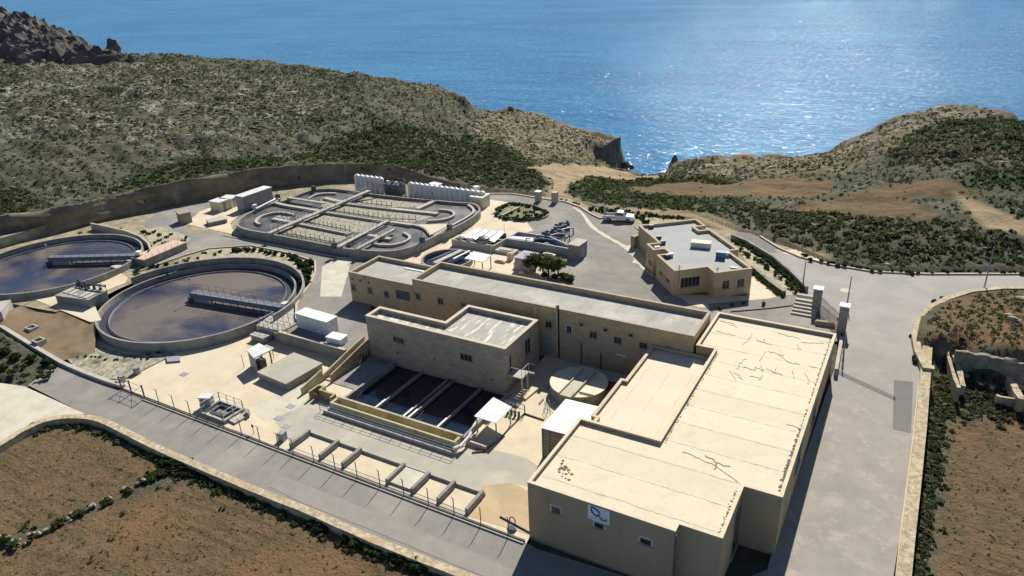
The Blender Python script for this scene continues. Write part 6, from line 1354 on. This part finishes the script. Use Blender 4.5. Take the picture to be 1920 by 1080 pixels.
# ================================================================ pickup truck
zt=UZ; a=G(1129,415,zt); b=G(1184,418,zt); d=(b-a); d.z=0; L=5.2; ang=math.atan2(d.y,d.x); c=(a+b)/2
tr=thing('pickup_truck','white crew cab pickup with an open load bed parked on the far lane','pickup',(c.x,c.y+.8,zt))
def LX(x,y,z): 
    return (c.x+x*math.cos(ang)-y*math.sin(ang), c.y+.8+x*math.sin(ang)+y*math.cos(ang), zt+z)
def hull(prof,y0,y1,inset=0.):      # side profile swept across the width
    vs=[];n=len(prof)
    for y,s in ((y0,1),(y1,1)):
        for x,z,*q in prof:
            yy=y*(1-(q[0] if q else 0)); vs.append(LX(x,yy,z))
    return vs,[tuple(range(n))[::-1],tuple(range(n,2*n))]+[(i,(i+1)%n,n+(i+1)%n,n+i) for i in range(n)]
W2=.9
m_=MB(); m_.add(*hull([(-.3,.38),(2.55,.38),(2.62,.7),(2.5,1.02),(1.45,1.12),(1.35,1.14),(-.3,1.14)],-W2,W2))
m_.add(*hull([(1.32,1.141),(.78,1.62,.14),(.55,1.72,.16),(-.15,1.72,.16),(-.28,1.60,.14),(-.29,1.141)],-W2,W2)); m_.build('body',M['white'],tr)
m_=MB(); m_.add(*hull([(-2.55,.55),(-.32,.55),(-.32,.72),(-2.55,.72)],-W2,W2))
for y0,y1 in ((-W2,-W2+.06),(W2-.06,W2)): m_.add(*hull([(-2.55,.721),(-.32,.721),(-.32,1.1),(-2.55,1.1)],y0,y1))
m_.add(*hull([(-2.55,.722),(-2.49,.722),(-2.49,1.1),(-2.55,1.1)],-W2+.061,W2-.061)); m_.build('load_bed',M['whited'],tr)
m_=MB(); m_.add(*hull([(-.42,.73),(-.36,.73),(-.36,1.72),(-.42,1.72)],-W2+.08,W2-.08)); m_.build('headboard',M['steel'],tr)
m_=MB(); m_.add(*hull([(1.27,1.19,.07),(.82,1.6,.13),(.86,1.6,.13),(1.33,1.19,.07)],-.82,.82)); m_.build('windscreen',M['glass'],tr)
for s in (-1,1):
    for x0,x1 in ((.0+.28,.95),(-.2,.22)):
        y=s*W2
        vs=[LX(x0,y*1.005*.985,1.2),LX(x1+.08 if x1>.5 else x1,y*1.005*.985,1.2),LX(x1-.28 if x1>.5 else x1,y*.875,1.6),LX(x0,y*.875,1.6)]
        m_=MB(); m_.add(vs+[tuple(Vector(v)+Vector((0,0,0.02))+Vector((-math.sin(ang),math.cos(ang),0))*s*.02) for v in vs],[(0,1,2,3),(4,5,6,7),(0,1,5,4),(1,2,6,5),(2,3,7,6),(3,0,4,7)]); m_.build('side_window',M['glass'],tr)
    for x in (1.65,-1.6):
        m_=MB(); m_.tube([LX(x,s*(W2-.2),.36),LX(x,s*(W2+.02),.36)],.36,16); w=m_.build('wheel',M['black'],tr); m_=MB(); m_.tube([LX(x,s*(W2+.021),.36),LX(x,s*(W2+.04),.36)],.18,12); m_.build('rim',M['metal'],w)
    m_=MB(); m_.add(*hull([(2.56,.72),(2.60,.72),(2.56,.92),(2.50,.92)],s*.55,s*.85)); m_.build('headlight',M['whited'],tr)
m_=MB(); m_.add(*hull([(2.56,.30),(2.72,.30),(2.72,.55),(2.60,.60)],-.88,.88)); m_.build('bumper',M['steel'],tr)
q=G(1130,400,UZ); m_=MB(); q=G(1132,414,UZ); m_.box(q.x-.3,q.y+.6,UZ,q.x-.22,q.y+1.6,UZ+2.1); tag(m_.build('grey_panel',M['grey']),'upright grey panel standing at the tail of the pickup','panel')
# ================================================================ shrubs and small trees
def leafmesh(seed,rx,ry,rz,n,size,t0=.3,tv=.2):
    rg=np.random.default_rng(seed); K=max(5,int(rx*ry*rz*6)+5); cen=rg.normal(size=(K,3)); cen/=np.linalg.norm(cen,axis=1,keepdims=True); cen*=rg.uniform(.35,.85,(K,1)); cen*=np.array([rx,ry,rz])*.8; cen[:,2]=np.abs(cen[:,2])*.9
    k=rg.integers(0,K,n); u=rg.normal(size=(n,3)); u/=np.linalg.norm(u,axis=1,keepdims=True); rr=min(rx,ry,rz)*rg.uniform(.25,.5,K)
    c=cen[k]+u*(rr[k]*rg.uniform(.6,1.05,n))[:,None]; c[:,2]+=rz*.35; c[:,2]=np.maximum(c[:,2],.05)
    a=rg.normal(size=(n,3)); a/=np.linalg.norm(a,axis=1,keepdims=True); b=np.cross(a,u); b/=np.maximum(np.linalg.norm(b,axis=1,keepdims=True),1e-6); s=size*rg.uniform(.6,1.3,(n,1)); a*=s; b*=s*.7
    v=np.stack([c-a-b,c+a-b,c+a+b,c-a+b],1).reshape(-1,3)
    me=bpy.data.meshes.new('foliage'); me.from_pydata(v.tolist(),[],np.arange(n*4).reshape(-1,4).tolist())
    tt=np.repeat(np.clip(t0+rg.uniform(-tv,tv,K)[k]+rg.uniform(-.1,.1,n),0,1),4); at=me.attributes.new('tint','FLOAT','POINT'); at.data.foreach_set('value',tt.astype(np.float32)); me.materials.append(M['leaf']); return me
PRO={}
def proto(kind,seed):
    k=(kind,seed)
    if k in PRO: return PRO[k]
    dims={'round':(.55,.55,.5,260,.10,.3),'low':(.75,.7,.32,240,.09,.35),'palm':(.5,.5,.55,150,.09,.45),'big':(1.5,1.3,1.05,1300,.13,.25),'grey':(.9,.9,.8,420,.10,.62)}[kind]
    me=leafmesh(seed,*dims[:5],t0=dims[5]); rg=np.random.default_rng(seed+50); m_=MB()
    for _ in range(5 if kind!='palm' else 3):
        a=rg.uniform(0,6.28); r=dims[0]*.6; m_.tube([(0,0,-.1),(r*.4*math.cos(a),r*.4*math.sin(a),dims[2]*.5),(r*math.cos(a),r*math.sin(a),dims[2]*1.1)],[.05,.035,.015],5)
    bm=None; o=m_.build('stems',M['bark'],None); ms=o.data; ms.transform(Matrix.Translation(o.location)); bpy.data.objects.remove(o); PRO[k]=(me,ms); return PRO[k]
def plant(kind,x,y,z,s,label,group,cat='shrub',name='shrub'):
    me,ms=proto(kind,random.randint(0,2)); t=thing(name,label,cat,G(x,y,z),group); t.scale=(s*random.uniform(.85,1.15),)*2+(s*random.uniform(.85,1.1),); t.rotation_euler=(0,0,random.uniform(0,6.28))
    for n_,q in (('foliage',me),('stems',ms)): c=bpy.data.objects.new(n_,q); COL.objects.link(c); c.parent=t
    return t
def ORD(k):
    o=['','first','second','third','fourth','fifth','sixth','seventh','eighth','ninth','tenth','eleventh','twelfth','thirteenth','fourteenth','fifteenth','sixteenth','seventeenth','eighteenth','nineteenth']
    return o[k] if k<20 else ('twentieth' if k==20 else 'thirtieth' if k==30 else ('twenty-' if k<30 else 'thirty-')+o[k%10])
def row(kind,pxs,z,s,label,group,**k):
    n=len(pxs)
    pxs=sorted(pxs)
    for i,(x,y) in enumerate(pxs):
        plant(kind,x,y,z,s*random.uniform(.8,1.25),label+(', leftmost' if i==0 else ', rightmost' if i==n-1 else ', '+ORD(i+1)+' from the left'),group,**k)
def line(px,n,jit=0):
    P=[Vector(p) for p in px]; L=[0]
    for a,b in zip(P[:-1],P[1:]): L.append(L[-1]+(b-a).length)
    out=[]
    for k in range(n):
        t=L[-1]*k/max(1,n-1); i=0
        while i<len(L)-2 and t>L[i+1]: i+=1
        q=P[i].lerp(P[i+1],(t-L[i])/(L[i+1]-L[i])); out.append((q.x+random.uniform(-jit,jit),q.y+random.uniform(-jit,jit)*.5))
    return out
row('big',[(560,492),(572,500),(578,512),(574,524),(566,500),(580,496),(572,533),(552,486)],UZ,.72,'dense green hedge bush right of the nearer round tank','hedge bushes by the nearer round tank')
row('round',line([(440,470),(470,470),(500,474),(530,480),(548,484)],12,4),UZ,1.1,'green shrub in the curved bed behind the nearer round tank','shrubs in the curved bed behind the nearer round tank')
row('low',line([(300,520),(340,492),(380,478),(420,472)],14,8),UZ,.65,'small dusty shrub on the pale part of the curved bed','dusty shrubs in the curved bed')
row('round',[(254,512),(262,508),(270,504),(258,518),(285,502),(312,497),(296,500)],UZ,.9,'green shrub between the two round tanks','shrubs between the two round tanks')
row('low',[(268,436),(278,440),(290,436),(300,441),(312,446),(322,440),(300,452),(310,458),(290,456),(280,464),(350,446),(345,452),(272,470),(285,470)],UZ,1.,'scraggly shrub in the bed beside the far left round tank','shrubs beside the far left round tank')
row('low',[(205,430),(215,433),(225,430),(180,428),(150,437),(235,438)],UZ,.7,'low weed clump behind the far left round tank','weeds behind the far left round tank')
# oval island
m_=MB(); P=smooth([G(x,y,UZ) for x,y in [(925,402),(940,386),(960,381),(1000,386),(1024,396),(1030,404),(1018,411),(985,414),(945,412)]],2); m_.ribbon(P,.3,UZ-.1,UZ+.3,closed=True); struct(m_.build('kerb',M['conc'])); m_=MB(); m_.prism(P,UZ-.1,UZ+.15); struct(m_.build('planted_bed',M['bedg']))
row('low',line([(930,402),(940,390),(960,384),(1000,389),(1026,400),(1016,409),(985,412),(945,410),(930,404)],30,2),UZ+.15,1.15,'green shrub on the rim of the oval island bed','shrubs round the oval island bed')
row('low',[(960,400),(972,396),(985,400),(998,398),(1005,404),(990,406),(970,406),(950,404)],UZ+.15,1.0,'pale green plant in the middle of the oval island bed','plants inside the oval island bed')
m_=MB(); m_.ribbon([G(941,404,UZ+.35),G(974,388,UZ+.35)],.35,UZ+.1,UZ+.45); tag(m_.build('concrete_beam',M['concl']),'pale concrete beam lying across the oval island bed','beam')
row('low',line([(1115,392),(1150,398),(1190,408),(1215,418)],16,5),UZ,1.5,'green shrub in the verge behind the pickup','shrubs behind the pickup'); row('low',line([(1160,395),(1210,405),(1280,411)],14,3),UZ,1.4,'low shrub along the track behind the office','shrubs along the track behind the office')
row('low',[(1052,375),(1062,377),(1078,381),(1084,383)],UZ,.7,'low clump on the verge right of the far gate','clumps right of the far gate')
# garden strip by the office
row('palm',line([(1392,470),(1410,483),(1430,495),(1448,510),(1462,522),(1480,538),(1492,548)],15,4),UZ,1.,'small palm like plant in the gravel strip by the office','small palms in the strip by the office',cat='plant',name='garden_plant')
row('low',line([(1410,507),(1425,522),(1445,540),(1468,556)],16,1),UZ,1.15,'dense low hedge plant on the office side of the strip','hedge on the office side of the strip')
row('low',line([(1375,452),(1400,463),(1425,480),(1450,496),(1480,522),(1505,545)],28,1),UZ,1.1,'dense low hedge plant on the road side of the strip','hedge on the road side of the strip')
row('palm',[(1350,580),(1432,573),(1374,574),(1395,570)],UZ,.85,'lone spiky plant on the paving between office and hall','spiky plants between office and hall',cat='plant',name='garden_plant')
# verge shrubs by the right road
row('round',line([(1500,480),(1540,492),(1580,500),(1640,508),(1700,512),(1780,512),(1850,511),(1915,512)],34,5),UZ+.1,.7,'dark shrub on the chalky verge beyond the right road','shrubs on the chalky verge')
row('round',[(1708,632),(1714,672),(1716,680),(1750,566),(1766,563)],1.4,.7,'small bush growing at the foot of the curved road wall','bushes at the foot of the curved road wall')
plant('big',1762,690,-.3,.85,'round green bush beside the top of the broad road wall',None)
plant('grey',1160,348,.2,.9,'pale round bush at the corner of the green thicket by the track',None) if False else None
plant('grey',1072,358,1.2,1.1,'pale yellowish round bush at the left tip of the thicket by the sandy track',None)
# tree behind the long building
def tree(x,y,z,h,r,label,seed,tint):
    t=thing('small_tree',label,'tree',G(x,y,z)); o=t.location; rg=np.random.default_rng(seed); m_=MB()
    m_.tube([(0+o.x,o.y,z-.1),(o.x+.1,o.y,z+h*.35),(o.x,o.y,z+h*.6)],[.16,.12,.08],7)
    for k in range(6): a=k*1.05+rg.uniform(-.3,.3); m_.tube([(o.x+.05,o.y,z+h*(.25+.05*k)),(o.x+math.cos(a)*r*.4,o.y+math.sin(a)*r*.4,z+h*.6),(o.x+math.cos(a)*r*.8,o.y+math.sin(a)*r*.8,z+h*.8)],[.07,.045,.02],5)
    m_.build('trunk',M['bark'],t); me=leafmesh(seed,r,r*.9,h*.5,1500,.11,tint,.2); c=bpy.data.objects.new('crown',me); COL.objects.link(c); c.parent=t; c.location=(0,0,h*.25); return t
tree(1003,510,UZ,3.4,2.2,'dark green bushy tree against the grey dosing hut',3,.3); tree(1028,515,UZ,3.2,2.,'olive green tree between the dark tree and the grey twiggy one',4,.5); tree(1046,518,UZ,3.4,1.7,'grey twiggy half bare tree behind the long building',5,.75)
row('round',[(1062,525),(1070,528),(1055,522),(1040,522),(1020,518)],UZ,1.3,'dark bush at the foot of the trees behind the long building','bushes under the trees behind the long building')
# bushes along the front field wall
row('big',[(588,985),(600,992),(612,990)],-.45,.55,'bright green bush midway along the field wall','left bushes under the front field wall')
row('big',[(755,1055),(770,1062),(785,1066),(742,1048)],-.45,.6,'bright green bush near the bottom end of the field wall','right bushes under the front field wall')
row('grey',[(650,1012),(665,1020),(680,1028),(695,1034),(710,1040)],-.45,.7,'dry grey bush between the green ones under the field wall','dry bushes under the front field wall')
row('big',[(322,872),(335,880),(345,876),(310,868)],-.45,.6,'dark bush at the corner where the field walls meet','bushes where the field walls meet')
row('low',line([(270,905),(300,888),(330,885),(365,890),(400,895)],22,8),-.5,1.1,'weed clump where the field walls meet','weeds where the field walls meet')
row('grey',[(240,925),(200,945),(150,965),(110,985),(60,1010),(30,1025),(10,1015)],-.62,.6,'grey tuft beside the tumbled field wall','tufts by the tumbled field wall')
for k,(x,y) in enumerate([(20,680),(40,668),(75,672),(90,680),(60,690),(10,668),(35,700),(100,690),(-10,690)]): pass
row('big',[(30,672),(60,676),(88,682),(10,664)],.2,.7,'dark green bush at the left edge below the low wall','bushes at the left edge below the low wall')
row('low',[(20,700),(50,705),(75,700),(10,690),(100,692),(85,708),(40,690)],.2,1.1,'rough low shrub at the left edge beside the bare track','low shrubs at the left edge')
row('low',line([(150,668),(200,672),(260,672),(300,664)],16,8),.1,.45,'tiny weed on the gravel below the nearer round tank','weeds on the gravel strip')
# foot-of-wall weeds as ground cover
rows=[([tuple(p)[:2] for p in [G(x,y,-.45) for x,y in [(60,812),(120,798),(180,800),(285,852),(380,895),(478,938),(577,980),(646,1012),(740,1050),(870,1100)]]],650,.35),
      ([tuple(p)[:2] for p in [G(x,y,-.9) for x,y in [(1772,720),(1762,780),(1750,860),(1738,940),(1728,1020),(1718,1100)]]],260,.38),
      ([tuple(p)[:2] for p in [G(x,y,-.8) for x,y in [(1770,770),(1820,765),(1880,775),(1950,790)]]],150,1.0),
      ([tuple(p)[:2] for p in [G(x,y,-.8) for x,y in [(1780,735),(1830,745),(1880,760),(1950,775)]]],260,.9)]
AX=[];AY=[]
for k,(p,n,w) in enumerate(rows):
    x,y,_=along(p,n,w,k+70); AX.append(x); AY.append(y)
AX=np.concatenate(AX); AY=np.concatenate(AY); k=~inpoly(AX,AY,PLT)&(dpoly(AX,AY,PLT)>.7); AX,AY=AX[k],AY[k]; AZ,_=height(AX,AY); rg=np.random.default_rng(12)
struct(scatter_leaves('weeds',M['scrub'],AX,AY,AZ,rg.uniform(.18,.5,len(AX)),np.clip(rg.normal(.4,.2,len(AX)),0,.85),14,6),'stuff')
